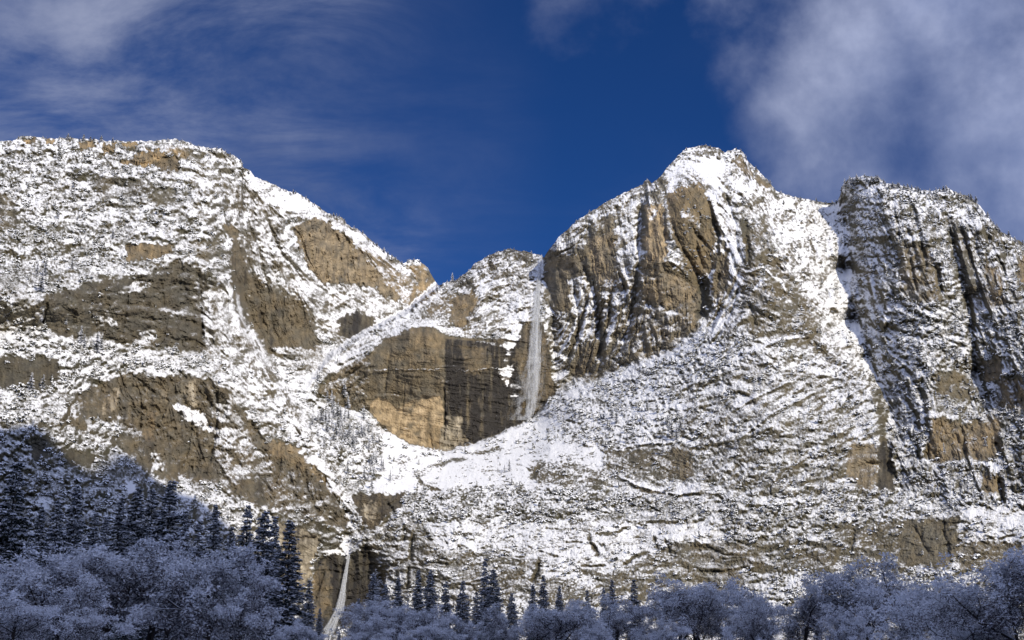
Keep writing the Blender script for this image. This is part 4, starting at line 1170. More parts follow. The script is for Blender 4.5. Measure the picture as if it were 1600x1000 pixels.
M_SHRUB = snow_on_top_material('snowy_shrub', (.060, .055, .032), -.12, .25, 0.9)
M_BARK = snow_on_top_material('snowy_bark', (.035, .028, .024), .35, .6, 2.0)
M_NEEDLE = plain_material('conifer_needles', (.010, .014, .010), (.030, .036, .022), 1.2)
M_SNOWC = plain_material('clinging_snow', (.74, .75, .80), (.88, .88, .91), 0.8)
M_FROST = plain_material('hoar_frost', (.80, .80, .83), (.90, .90, .92), 0.5)
M_TWIG = plain_material('dark_twigs', (.05, .042, .04), (.12, .10, .095), 1.5)


def ico(sub):
    import bmesh
    bm = bmesh.new(); bmesh.ops.create_icosphere(bm, subdivisions=sub, radius=1.0)
    v = np.array([x.co[:] for x in bm.verts]); f_ = np.array([[x.index for x in p.verts] for p in bm.faces]); bm.free()
    return v, f_


ICO1 = ico(1)


def shrub_mesh(seed, kind):
    rs = RS(seed)
    V, Fc = [], []; nb = 0
    v0, f0 = ICO1
    n_ = 9 if kind == 'round' else 12
    for i in range(n_):
        if kind == 'round':
            c = rs.normal(0, .30, 3) * (1, 1, .55) + (0, 0, .35); r_ = rs.uniform(.16, .30)
            q = v0 * (1 + .45 * rs.normal(0, 1, (len(v0), 1)) * .5) * r_ * (1, 1, .8)
        else:
            t = i / (n_ - 1)
            c = np.array([rs.normal(0, .05), rs.normal(0, .05), .15 + 1.75 * t]); r_ = .36 * (1 - t) ** .75 + .06
            q = v0 * (1 + .35 * rs.normal(0, 1, (len(v0), 1))) * r_ * (1, 1, .55)
        V.append(q + c); Fc.append(f0 + nb); nb += len(v0)
    return np_mesh('shrub', np.vstack(V), np.vstack(Fc), M_SHRUB)


def scatter(name, pts, scl, rot, templates, **props):
    """one object whose points carry small shrubs (nobody could count them)"""
    me = bpy.data.meshes.new(name)
    me.vertices.add(len(pts)); me.vertices.foreach_set('co', np.ascontiguousarray(pts, dtype=np.float32).ravel())
    attr(me, 'scl', 'FLOAT', 'POINT', scl)
    attr(me, 'rotz', 'FLOAT', 'POINT', rot)
    o = add(name, me, **props)
    coll = bpy.data.collections.new(name + '_kinds')
    for i, t in enumerate(templates):
        coll.objects.link(bpy.data.objects.new('shrub_kind', t))
    ng = bpy.data.node_groups.new(name, 'GeometryNodeTree')
    ng.interface.new_socket('Geometry', in_out='INPUT', socket_type='NodeSocketGeometry')
    ng.interface.new_socket('Geometry', in_out='OUTPUT', socket_type='NodeSocketGeometry')
    gi_ = ng.nodes.new('NodeGroupInput'); go = ng.nodes.new('NodeGroupOutput')
    ci = ng.nodes.new('GeometryNodeCollectionInfo'); ci.inputs['Collection'].default_value = coll
    ci.inputs['Separate Children'].default_value = True; ci.inputs['Reset Children'].default_value = True
    ip = ng.nodes.new('GeometryNodeInstanceOnPoints'); ip.inputs['Pick Instance'].default_value = True
    a1 = ng.nodes.new('GeometryNodeInputNamedAttribute'); a1.data_type = 'FLOAT'; a1.inputs[0].default_value = 'scl'
    a2 = ng.nodes.new('GeometryNodeInputNamedAttribute'); a2.data_type = 'FLOAT'; a2.inputs[0].default_value = 'rotz'
    cx_ = ng.nodes.new('ShaderNodeCombineXYZ')
    ng.links.new(a2.outputs[0], cx_.inputs[2])
    ng.links.new(gi_.outputs[0], ip.inputs['Points']); ng.links.new(ci.outputs[0], ip.inputs['Instance'])
    ng.links.new(a1.outputs[0], ip.inputs['Scale']); ng.links.new(cx_.outputs[0], ip.inputs['Rotation'])
    ng.links.new(ip.outputs[0], go.inputs[0])
    mod = o.modifiers.new('scatter', 'NODES'); mod.node_group = ng
    return o


rs = RS(7)
# probability of a shrub per grid cell: painted vegetation, clumped, off the bare rock
pv = f['veg'] ** 1.3 * sstep(-.25, .35, fbm(PX / 28, PY / 20, 3, 800)) * (0.35 + .65 * np.clip(f['cov'] * 1.3, 0, 1))
pv *= (PY - skyv[None]) > 3
cell_area = (Dp / F_PX * 1.41) * (Dp / F_PX * 1.5)
dens = 0.075
sel = rs.rand(*SH) < pv * dens * cell_area * 1.0
ys, xs = np.where(sel)
print('shrubs', len(ys))
jit = rs.uniform(-.6, .6, (len(ys), 3))
pts = np.stack([Xw[ys, xs], Yw[ys, xs] - .5, Zw[ys, xs] - .4], 1) + jit
sc_ = rs.gamma(6, .85, len(ys)) * .62 + 1.4
scatter('shrubs', pts, np.clip(sc_ * .72, 1.2, 6.5), rs.uniform(0, 6.28, len(ys)),
        [shrub_mesh(i, 'round') for i in range(5)] + [shrub_mesh(9, 'tall')], kind='stuff', label='snow covered shrubs and brush on the ledges of the mountain')


# ---- trees
class Builder:
    def __init__(self):
        self.v = []; self.f = []; self.m = []; self.n = 0

    def tube(self, pts_, rad, sides=5, mi=0):
        base = self.n
        for k, (p, r_) in enumerate(zip(pts_, rad)):
            d = (pts_[min(k + 1, len(pts_) - 1)] - pts_[max(k - 1, 0)])
            d = d / (np.linalg.norm(d) + 1e-9)
            a = np.cross(d, (0.3, 1, 0.1)); a /= np.linalg.norm(a) + 1e-9
            b = np.cross(d, a)
            for j in range(sides):
                t = 2 * math.pi * j / sides
                self.v.append(p + r_ * (math.cos(t) * a + math.sin(t) * b))
        self.n += len(pts_) * sides
        for k in range(len(pts_) - 1):
            for j in range(sides):
                q = [base + k * sides + j, base + k * sides + (j + 1) % sides, base + (k + 1) * sides + (j + 1) % sides, base + (k + 1) * sides + j]
                self.f.append((q[0], q[1], q[2])); self.f.append((q[0], q[2], q[3]))
                self.m += [mi, mi]

    def mesh(self, name, mats):
        me = np_mesh(name, np.array(self.v), np.array(self.f), mats)
        me.polygons.foreach_set('material_index', np.array(self.m, dtype=np.int32))
        return me


def blades_mesh(name, P0, P1, W_, mi, mats):
    """thin triangles from P0 to P1 (n,3) with base width W_ (n,)"""
    d = P1 - P0
    r_ = RS(3).normal(0, 1, d.shape)
    s_ = np.cross(d, r_); s_ /= np.linalg.norm(s_, axis=1, keepdims=True) + 1e-9
    V = np.stack([P0 - s_ * W_[:, None] * .5, P0 + s_ * W_[:, None] * .5, P1], 1).reshape(-1, 3)
    Fc = np.arange(len(V)).reshape(-1, 3)
    me = np_mesh(name, V, Fc, mats)
    me.polygons.foreach_set('material_index', mi.astype(np.int32))
    return me


def unit(a):
    return a / (np.linalg.norm(a) + 1e-9)


def frost_tree(seed, H=16.0, spread=7.0, lean=0.0, stems=1, dense=1.0):
    """bare broad-leaved tree, every twig thick with frost and snow; base at the origin"""
    rs = RS(seed)
    B = Builder(); tips = []

    def grow(p, d, L, r_, lev):
        n_ = 4 if lev < 3 else 3
        pts_ = [p]; rad = [r_]; q = p.copy(); dd = d.copy()
        for k in range(n_):
            dd = unit(dd + rs.normal(0, .16 + .05 * lev, 3) + np.array([0, 0, .10 if lev < 2 else (-.05 if lev < 4 else -.22)]))
            q = q + dd * L / n_
            pts_.append(q.copy()); rad.append(r_ * (1 - .5 * (k + 1) / n_))
        B.tube(pts_, rad, 6 if lev < 2 else (4 if lev < 3 else 3))
        if lev >= 4:
            tips.append((pts_[-1], dd, L)); tips.append((pts_[1], dd, L)); return
        if lev >= 3:
            tips.append((pts_[2], dd, L))
        nc = [rs.randint(5, 7), rs.randint(4, 6), rs.randint(4, 6), rs.randint(3, 5)][lev]
        for c in range(nc):
            t = (.35 if lev == 0 else .25) + (.65 if lev == 0 else .75) * (c + rs.rand()) / nc
            k = min(int(t * n_), n_ - 1)
            b = pts_[k] + (pts_[k + 1] - pts_[k]) * (t * n_ - k)
            az = rs.uniform(0, 6.283) + c * 2.4
            side = unit(np.cross(dd, (math.cos(az), math.sin(az), .2)))
            out = unit(dd * rs.uniform(.35, .8) + side * rs.uniform(.7, 1.1) + np.array([0, 0, .15]))
            sc = [.62, .60, .58, .55][lev] * rs.uniform(.8, 1.2)
            grow(b, out, L * sc * (spread / (H * .45) if lev == 0 else 1), r_ * .5 * (1 - .3 * t), lev + 1)

    for st in range(stems):
        a = rs.uniform(0, 6.28)
        d0 = unit(np.array([lean + .25 * math.cos(a) * (stems > 1), .25 * math.sin(a) * (stems > 1), 1.0]))
        grow(np.array([.3 * math.cos(a) * (stems > 1), .3 * math.sin(a) * (stems > 1), -.3]), d0, H * .62, .034 * H / (1 if stems == 1 else 1.35), 0)
    tp_ = np.array([t[0] for t in tips]); td = np.array([t[1] for t in tips])
    zt = np.percentile(tp_[:, 2], 99.5)
    k_ = H / zt
    nb = int(30 * dense)
    P = np.repeat(tp_, nb, 0); Dd = np.repeat(td, nb, 0)
    n_ = len(P)
    q = rs.normal(0, 1, (n_, 3)); q /= np.linalg.norm(q, axis=1, keepdims=True)
    q = q * rs.rand(n_, 1) ** .45 * np.array([.85, .85, .62])
    P = P + q
    dirs = Dd * .35 + q * 1.4 + rs.normal(0, .45, (n_, 3)) + np.array([0, 0, -.15]); dirs /= np.linalg.norm(dirs, axis=1, keepdims=True)
    ln = rs.uniform(.15, .5, n_)
    gx_ = np.floor(P[:, 0] / .9).astype(int); gy_ = np.floor(P[:, 1] / .9).astype(int)
    key = (gx_ + 500) * 1000 + (gy_ + 500)
    uk, inv_ = np.unique(key, return_inverse=True)
    topz = np.full(len(uk), -1e9); np.maximum.at(topz, inv_, P[:, 2])
    dep = topz[inv_] - P[:, 2]
    rad = np.hypot(P[:, 0], P[:, 1]); rad = rad / np.percentile(rad, 97)
    white = np.clip(.26 + .95 * np.exp(-dep / 1.6) + .35 * np.clip(rad - .7, 0, .4) / .4, 0, .97)
    white = np.where(q[:, 2] < -.10, white * .35, white)
    mi = (rs.rand(n_) > white).astype(int)
    keep = rs.rand(n_) < np.where(mi == 1, .8, 1.0)
    P, dirs, ln, mi, dep = P[keep], dirs[keep], ln[keep], mi[keep], dep[keep]; n_ = len(P)
    wd = np.where(mi == 0, rs.uniform(.12, .22, n_) + .16 * np.exp(-dep), rs.uniform(.05, .11, n_))
    crown = blades_mesh('crown', P, P + dirs * ln[:, None], wd, mi, [M_FROST, M_TWIG])
    trunk = B.mesh('trunk', [M_BARK])
    return trunk, crown, 1.0 / k_


def conifer_meshes(seed, H=40.0, R=4.6, snow_=.5, gaps=0.0, levels=64):
    """tall dark fir or pine with snow lying on its drooping boughs"""
    rs = RS(seed)
    B = Builder()
    B.tube([np.array([0, 0, -.5]), np.array([.1, 0, H * .3]), np.array([0, .1, H * .65]), np.array([0, 0, H * .99])], [H * .013, H * .011, H * .007, .03], 7)
    P0, P1, Wd, Mi = [], [], [], []
    for i in range(levels):
        t = (i + rs.rand()) / levels
        z = H * (.06 + .93 * t)
        if rs.rand() < gaps:
            continue
        env = R * ((1 - t) ** .72) * (1 if t > .15 else .6 + 2.6 * t) * rs.uniform(.75, 1.12) + .25
        nbr = 9 if t < .7 else 6
        a0 = rs.uniform(0, 6.28)
        for j in range(nbr):
            az = a0 + 6.283 * j / nbr + rs.normal(0, .25)
            L = env * rs.uniform(.55, 1.15)
            dz0 = .30 - .75 * (1 - t)
            z = H * min(.985, .06 + .93 * (t + rs.normal(0, .025)))
            o = np.array([math.cos(az), math.sin(az), 0]); sd_ = np.array([-o[1], o[0], 0])
            m_ = int(7 + L * 6.0)
            s = rs.uniform(.12, 1, m_) ** .8
            base = np.array([0, 0, z]) + o * (s * L)[:, None] + np.array([0, 0, 1]) * ((dz0 * s - .30 * s * s + .12 * s ** 3) * L * .7)[:, None]
            lat = rs.normal(0, 1, m_) * .30 * L * (1.05 - s)
            base = base + sd_ * lat[:, None] + rs.normal(0, .10, (m_, 3))
            dr = o * .8 + sd_ * (np.sign(lat) * .6)[:, None] + np.array([0, 0, -.45]) + rs.normal(0, .35, (m_, 3))
            dr /= np.linalg.norm(dr, axis=1, keepdims=True)
            ln = rs.uniform(.45, 1.0, m_) * (.6 + .1 * L)
            P0.append(base); P1.append(base + dr * ln[:, None]); Wd.append(rs.uniform(.22, .42, m_)); Mi.append(np.zeros(m_))
            k = rs.rand(m_) < snow_ * (.35 + 1.0 * s)
            if k.any():
                b2 = base[k] + np.array([0, 0, .16]); d2 = dr[k] + np.array([0, 0, .25])
                P0.append(b2); P1.append(b2 + d2 * (ln[k] * .8)[:, None]); Wd.append(rs.uniform(.24, .52, k.sum())); Mi.append(np.ones(k.sum()))
    crown = blades_mesh('crown', np.vstack(P0), np.vstack(P1), np.concatenate(Wd), np.concatenate(Mi), [M_NEEDLE, M_SNOWC])
    return B.mesh('trunk', [M_BARK]), crown


def tree(name, meshes, loc, scale, rz, label, cat, group=None, zs=None):
    e = bpy.data.objects.new(name, None); COL.objects.link(e)
    e.empty_display_size = 1.0
    e.location = loc; e.rotation_euler = (0, 0, rz)
    e.scale = (scale, scale, zs if zs else scale)
    e['label'] = label; e['category'] = cat
    if group:
        e['group'] = group
    for nm, me_ in zip(('trunk', 'crown'), meshes[:2]):
        c = bpy.data.objects.new(nm, me_); COL.objects.link(c); c.parent = e
    return e


FT = [frost_tree(11, 16, 7.5), frost_tree(23, 16, 8.5, .1, 2), frost_tree(37, 16, 7.0, -.08, 1), frost_tree(41, 16, 9.0, .0, 3), frost_tree(59, 16, 6.0, .12, 1)]
CT = [conifer_meshes(1, 40, 5.6, .85), conifer_meshes(2, 40, 5.0, .75), conifer_meshes(3, 40, 6.6, .95), conifer_meshes(4, 40, 4.8, .85, .08), conifer_meshes(5, 40, 6.8, .65, .06)]
print('frost tris', [len(m[1].polygons) + len(m[0].polygons) for m in FT], 'conifer', [len(m[1].polygons) for m in CT])


def place_by_top(px, py, Y):
    a, b = pix_dir(px, py)
    return Vector((a * Y, Y, 0)), b * Y + CAM_Z


# frosted broad-leaved trees: (pixel of the top, distance, kind, width factor, label)
G_OAK = 'frost covered broad-leaved trees along the valley floor'
OAKS = [
    (40, 868, 215, 0, 1.1, 'broad frosted oak at the far left edge of the tree line'),
    (160, 842, 205, 3, 1.15, 'largest rounded frosted oak, tallest white crown of the left group'),
    (248, 868, 220, 2, 1.0, 'frosted oak with domed crown right of the tallest one at left'),
    (282, 860, 240, 1, .9, 'frosted oak just below the dark firs, left of the two-domed oak'),
    (335, 852, 200, 4, 1.1, 'tall frosted oak with arching crown below the sunlit rock at left'),
    (372, 885, 205, 1, .8, 'rightmost big frosted oak of the left group, beside the dark conifers'),
    (100, 905, 165, 1, 1.0, 'frosted oak in the front row below the far left conifer'),
    (20, 935, 150, 2, 1.0, 'low frosted oak filling the bottom left corner'),
    (472, 970, 170, 2, .8, 'small frosted tree under the tall firs left of the lower waterfall'),
    (445, 985, 160, 1, .7, 'lowest frosted tree left of the lower waterfall'),
    (612, 938, 190, 3, 1.1, 'rounded frosted oak just right of the lower waterfall'),
    (575, 965, 170, 1, .8, 'frosted bushy tree at the foot of the lower waterfall, right side'),
    (663, 950, 185, 0, .8, 'frosted oak with lumpy crown, second right of the lower waterfall'),
    (690, 970, 160, 2, .9, 'low frosted oak in front of the middle conifers'),
    (728, 964, 175, 4, .8, 'small frosted oak at the right end of the centre left clump'),
    (783, 950, 210, 1, .7, 'slim frosted tree between dark conifers at centre'),
    (836, 960, 200, 2, .8, 'frosted tree standing before the centre conifers'),
    (868, 946, 185, 0, 1.0, 'broad frosted oak at centre right of the middle conifers'),
    (915, 938, 210, 4, .9, 'frosted oak with leaning trunk right of centre'),
    (960, 934, 200, 2, .9, 'frosted oak with straight black trunk right of centre'),
    (1016, 955, 190, 1, .9, 'low frosted oak between two taller ones right of centre'),
    (1058, 918, 200, 0, .9, 'frosted oak on the left side of the tall dark stemmed one'),
    (1092, 908, 190, 3, 1.0, 'tall frosted oak with dark forked trunk, right of centre'),
    (1158, 908, 200, 2, .9, 'open frosted oak with dark flat-topped crown'),
    (1190, 935, 175, 1, .9, 'low frosted oak right of the flat-topped one'),
    (1244, 920, 195, 4, 1.0, 'frosted oak with two dark patches in its crown'),
    (1297, 922, 200, 0, .95, 'rounded frosted oak left of the tall thin-topped tree'),
    (1354, 872, 195, 2, .95, 'tall frosted tree with thin top standing above its neighbours at right'),
    (1415, 897, 200, 1, 1.0, 'frosted oak right of the tall thin-topped tree'),
    (1458, 915, 195, 0, 1.0, 'frosted oak below the dark crevice in the rock at right'),
    (1502, 930, 185, 3, .9, 'low frosted oak left of the right corner tree'),
    (1543, 908, 200, 4, .9, 'frosted oak behind the big tree in the right corner'),
    (1598, 845, 130, 3, 1.15, 'big pale frosted tree at the right edge of the view'),
    (1425, 955, 150, 4, .9, 'front frosted tree with bowed dark trunk at bottom right'),
    (1330, 955, 160, 3, .9, 'front frosted tree under the tall thin-topped one'),
    (1040, 970, 150, 2, .9, 'front frosted tree bottom centre right'),
    (940, 975, 150, 3, .8, 'front frosted tree below the straight-trunked oak'),
    (640, 985, 150, 4, .8, 'lowest frosted tree right of the lower waterfall'),
    (1540, 960, 140, 2, .9, 'front frosted tree beside the right corner tree'),
]
rs = RS(5)
for (px, py, Y, k, wf, lab) in OAKS:
    loc, Ht = place_by_top(px, py, Y)
    tr, cr, kk = FT[k]
    s_ = Ht / 16.0 / kk * .98
    tree('frosted_oak', (tr, cr), loc, s_ * wf * (1.22 if px < 1000 or px > 1590 else 1.08), rs.uniform(0, 6.28), lab, 'tree', G_OAK, zs=s_)

G_FIR = 'dark snow dusted conifers behind the frosted trees'
CONS = [
    (28, 722, 300, 4, 1.1, 'big dark conifer at the far left edge'),
    (-15, 760, 290, 2, 1.0, 'dark conifer cut by the left edge of the view'),
    (66, 790, 340, 1, 1.0, 'snow dusted fir right of the big far left conifer'),
    (92, 782, 380, 2, 1.0, 'fir with snowy boughs, third from the left edge'),
    (122, 757, 390, 0, 1.0, 'tall narrow fir standing above its neighbours in the left shade'),
    (150, 800, 370, 3, 1.0, 'thin fir right of the tall narrow one in shade'),
    (168, 806, 360, 2, .9, 'short bushy fir in the middle of the left group'),
    (190, 776, 410, 1, 1.0, 'fir with open boughs in the left shaded group'),
    (216, 760, 420, 0, 1.1, 'full dark fir, first of three tall ones at left'),
    (240, 764, 425, 4, .9, 'full dark fir, second of three tall ones at left'),
    (268, 750, 415, 2, 1.1, 'tallest of the firs beside the sunlit slope at left'),
    (208, 832, 330, 3, .9, 'small pointed fir before the three tall ones'),
    (234, 824, 340, 2, .8, 'small snowy fir under the three tall ones'),
    (290, 797, 400, 1, 1.0, 'fir right of the tallest one, below sunlit rock'),
    (312, 812, 395, 3, .9, 'slender fir between two broader firs below sunlit snow'),
    (338, 787, 410, 0, .9, 'pointed fir against the sunlit snow slope at left'),
    (362, 822, 390, 4, .8, 'short dark fir before the sunlit snow slope'),
    (388, 788, 330, 3, 1.0, 'fir with sparse boughs against bright snow, left of the tall pair'),
    (414, 798, 300, 0, 1.15, 'left one of the tall dark fir pair'),
    (430, 806, 410, 2, .8, 'fir squeezed between the tall dark pair'),
    (454, 812, 290, 1, 1.15, 'right one of the tall dark fir pair, before the pale rock wall'),
    (484, 906, 400, 3, 1.0, 'small fir left of the lower waterfall'),
    (560, 935, 420, 2, .9, 'small fir touching the right side of the lower waterfall'),
    (584, 896, 520, 0, 1.1, 'first fir right of the lower waterfall'),
    (602, 912, 500, 2, .9, 'low fir right of the lower waterfall behind the rounded oak'),
    (622, 903, 560, 1, 1.0, 'fir before bright snow, third right of the lower waterfall'),
    (654, 890, 560, 1, .8, 'narrow spire fir left of centre'),
    (673, 890, 540, 0, .9, 'dark spire fir beside the narrow one left of centre'),
    (697, 908, 560, 3, 1.0, 'lower fir right of the two spires'),
    (723, 907, 560, 2, .9, 'fir with snowy boughs between the spires and the tall centre fir'),
    (745, 925, 520, 4, .8, 'bushy fir left of the tall centre fir'),
    (758, 872, 600, 3, .9, 'thin top fir behind the tall centre fir'),
    (771, 889, 570, 0, 1.2, 'broad dark fir, tallest mass near the centre'),
    (800, 926, 540, 2, .9, 'short fir right of the broad centre fir'),
    (833, 912, 570, 1, .9, 'left fir of three below the dark crack at centre'),
    (849, 898, 580, 3, .9, 'middle fir of three below the dark crack at centre'),
    (874, 915, 580, 0, .8, 'right fir of three below the dark crack at centre'),
    (918, 922, 560, 4, .8, 'bushy low fir right of centre'),
    (943, 918, 580, 3, .8, 'sparse fir left of the greenish one right of centre'),
    (956, 905, 590, 1, .8, 'pointed fir right of centre behind the straight-trunked oak'),
    (990, 905, 600, 4, .8, 'dark greenish fir against sunlit slope right of centre'),
    (530, 985, 330, 2, .8, 'tiny fir at the foot of the lower waterfall'),
    (500, 950, 380, 1, .9, 'fir at the left bank of the lower waterfall'),
]
for (px, py, Y, k, wf, lab) in CONS:
    loc, Ht = place_by_top(px, py, Y)
    s_ = Ht / 40.0
    tree('conifer', CT[k], loc, s_ * wf * (1.3 if Ht < 40 else 1.05), rs.uniform(0, 6.28), lab, 'tree', G_FIR, zs=s_)

# ---- conifers one can make out on the mountain itself
M_LADEN = plain_material('laden_snow', (.70, .71, .75), (.88, .88, .90), 0.5)


def small_conifer(seed, snow_):
    rs = RS(seed); P0, P1, Wd, Mi = [], [], [], []
    H = 14.0
    P0.append(np.array([[0, 0, -1.5]])); P1.append(np.array([[0, 0, H]])); Wd.append(np.array([.5])); Mi.append(np.array([0]))
    for i in range(26):
        t = (i + rs.rand()) / 26
        z = H * (.05 + .93 * t); env = 2.6 * (1 - t) ** .8 + .25
        for j in range(8):
            az = rs.uniform(0, 6.28); L = env * rs.uniform(.5, 1.15)
            o = np.array([math.cos(az), math.sin(az), -.35])
            b = np.array([[0, 0, z]]) + rs.normal(0, .1, (1, 3))
            sn = rs.rand() < snow_
            P0.append(b); P1.append(b + o * L); Wd.append(np.array([rs.uniform(.7, 1.3) * (.5 + .5 * (1 - t))])); Mi.append(np.array([1 if sn else 0]))
    return blades_mesh('conifer', np.vstack(P0), np.vstack(P1), np.concatenate(Wd), np.concatenate(Mi), [M_NEEDLE, M_LADEN])


SC = [small_conifer(i, sn) for i, sn in ((1, .6), (2, .7), (3, .5), (4, .8))]


def small_tree(px, py, hgt_px, lab, grp, sink=1.0):
    p = ground(px, py)
    Hm = hgt_px * p.y / F_PX
    s_ = Hm / 14.0
    o = add('snowy_conifer', SC[rs.randint(4)], loc=(p.x, p.y + (2.0 if sink > 1 else -1.5), p.z - sink), label=lab, category='tree', group=grp)
    o.rotation_euler = (rs.normal(0, .03), rs.normal(0, .03), rs.uniform(0, 6.28))
    w_ = s_ * (rs.uniform(1.7, 2.6) if sink <= 1 and hgt_px < 13 else rs.uniform(1.1, 1.6))
    o.scale = (w_, w_, s_)


def near(px, marks):
    return min(marks, key=lambda m_: abs(m_[0] - px))[1]


M_LR = [(30, 'at its far left end'), (70, 'above the first small yellow rock'), (106, 'standing alone between two clumps'), (135, 'in the tallest clump'), (170, 'above the pale rock step'),
        (200, 'in the bare middle stretch'), (255, 'above the broad streaked rock'), (300, 'where the rim starts to fall'), (350, 'on its lower right shoulder'), (378, 'at the last step before the ridge')]
M_FR = [(442, 'on the bright snow shoulder'), (470, 'above the snow shoulder'), (492, 'just before the row of four'), (524, 'in the row of four above the yellow cliff'), (545, 'above the middle of the yellow cliff'), (585, 'in the bushy clump halfway down'),
        (608, 'below the bushy clump'), (630, 'on the low knob'), (652, 'on the last yellow block')]
M_PK = [(880, 'low on its left flank'), (902, 'on the dark step above the waterfall'), (923, 'left end of the straight snow edge'), (948, 'on the straight snow edge'), (1010, 'beside the small pinnacle'), (1075, 'on the left of the summit'), (1098, 'right on the summit'),
        (1120, 'just right of the summit'), (1150, 'on the second knob'), (1175, 'below the second knob'), (1204, 'standing out on the right slope'), (1235, 'at the start of the saddle'), (1262, 'in the middle of the saddle'), (1300, 'at the head of the snow gully')]
M_RW = [(1320, 'at its left corner'), (1345, 'on the left high knob'), (1370, 'on the highest point'), (1400, 'in the dip right of the highest point'), (1440, 'on the long middle stretch'), (1478, 'above the deep dark gully'), (1505, 'right of the gully head'),
        (1535, 'on the steep step'), (1560, 'on the falling right end'), (1590, 'at the edge of the view')]
M_GU = [(480, 'at its left edge'), (505, 'in its dense middle'), (530, 'in front of the rock toe'), (555, 'below the rock toe'), (585, 'by the foot of the golden wall'), (610, 'at its lower right end')]
LEFT_RIM = [28, 36, 66, 72, 92, 106, 124, 131, 140, 146, 158, 176, 182, 205, 245, 262, 285, 298, 310, 322, 330, 338, 346, 352, 360, 368, 376]
for px in LEFT_RIM:
    small_tree(px, np.interp(px, pxs, skyv) + 2, rs.uniform(5, 8) + (5 if px in (106, 131, 140, 158, 176) else 0), 'small snowy conifer on the left rim ' + near(px, M_LR), 'conifers on the left rim')
for px in [438, 443, 447, 458, 462, 478, 491, 517, 521, 526, 529, 538, 553, 566, 583, 588, 592, 600, 606, 612, 618, 628, 636, 646, 655]:
    small_tree(px, np.interp(px, pxs, skyv) + 2, rs.uniform(5, 9) + (4 if px in (521, 526, 584, 600) else 0), 'small snowy conifer on the falling ridge ' + near(px, M_FR), 'conifers on the falling ridge')
small_tree(706, 440, 17, 'lone conifer standing in the notch between the two mountains', 'conifers in the notch', 1)
for px in (692, 698, 712, 719):
    small_tree(px, np.interp(px, pxs, skyv) + 2, 6, 'tiny conifer in the notch beside the lone tall one', 'conifers in the notch')
for px in [742, 750, 757, 764, 776, 788, 797, 803, 812, 822, 829, 838, 846]:
    small_tree(px, np.interp(px, pxs, skyv) + 2, rs.uniform(4.5, 8), 'small conifer on the rim left of the upper waterfall', 'conifers on the rim by the upper waterfall')
for px in [880, 900, 904, 921, 925, 948, 1010, 1072, 1080, 1090, 1096, 1103, 1109, 1116, 1122, 1130, 1142, 1150, 1157, 1164, 1171, 1180, 1187, 1196, 1202, 1209, 1220, 1232, 1240, 1250, 1258, 1266, 1275, 1281, 1290, 1299, 1306]:
    small_tree(px, np.interp(px, pxs, skyv) + 2, rs.uniform(4, 7.5) + (4 if px in (1202, 1275, 1299, 1306) else 0), 'tiny conifer on the pointed peak ' + near(px, M_PK), 'conifers on the crest of the peak')
for px in np.arange(1316, 1600, 5.6):
    small_tree(px + rs.uniform(-2, 2), np.interp(px, pxs, skyv) + rs.uniform(1, 7), rs.uniform(7, 12), 'snowy conifer crowning the right wall ' + near(px, M_RW), 'conifers along the top of the right wall')

LEDGE = [(126, 538, 34, 'left one of the tall pair on the ledge under the big dark cliff'), (132, 542, 24, 'shorter tree behind the tall pair on the shrubby ledge'), (152, 550, 36, 'right one of the tall pair on the ledge under the big dark cliff'), (158, 545, 24, 'small conifer leaning on the right tall ledge tree'),
         (48, 610, 32, 'left conifer above the shaded slope at the left edge'), (66, 606, 24, 'right conifer above the shaded slope at the left edge'), (64, 455, 40, 'tall grey conifer at the upper left corner of the big dark cliff'), (58, 430, 26, 'conifer just above the tall grey one'), (70, 430, 30, 'conifer right above the tall grey one'),
         (112, 420, 20, 'lone conifer on the snow above the big dark cliff'), (176, 372, 18, 'small conifer left of the brown rock lens'), (90, 340, 18, 'small conifer high on the brushy left slope'), (190, 310, 14, 'tiny conifer below the broken upper rocks'), (104, 505, 16, 'small conifer at the left foot of the big dark cliff')]
for (px, py, h_, lb_) in LEDGE:
    small_tree(px, py, h_, lb_, 'conifers on the ledges of the left massif')
for i in range(62):
    t = rs.rand(); px = 488 + 105 * t + rs.normal(0, 12); py = 640 + 92 * t + rs.normal(0, 26)
    small_tree(px, py, rs.uniform(12, 24), ('upper' if py < 670 else 'lower') + ' snowy conifer in the gully ' + near(px, M_GU), 'conifers in the gully left of the headwall')
for (px, py, h_) in [(955, 652, 34), (962, 660, 26), (1048, 680, 30), (1056, 686, 26), (1062, 672, 24), (795, 735, 20), (788, 738, 14), (790, 790, 16), (700, 795, 14), (568, 655, 22), (745, 790, 12), (1120, 640, 18),
                     (1010, 640, 20), (905, 655, 16), (1035, 710, 24), (980, 690, 18), (880, 660, 14), (1150, 700, 20), (1240, 760, 22), (1320, 800, 22), (1290, 770, 20)]:
    small_tree(px, py, h_, 'snowy conifer scattered on the wide slope below the peak', 'conifers scattered on the lower slope')

for i in range(26):
    px = rs.uniform(1385, 1600); py = rs.uniform(480, 800)
    small_tree(px, py, rs.uniform(10, 18), 'snowy conifer on the right wall ' + ('above' if py < 640 else 'below') + ' brown rock ' + near(px, [(1400, 'beside the snow gully'), (1460, 'in the middle'), (1530, 'by the dark gully'), (1590, 'near the edge')]), 'conifers on the face of the right wall')

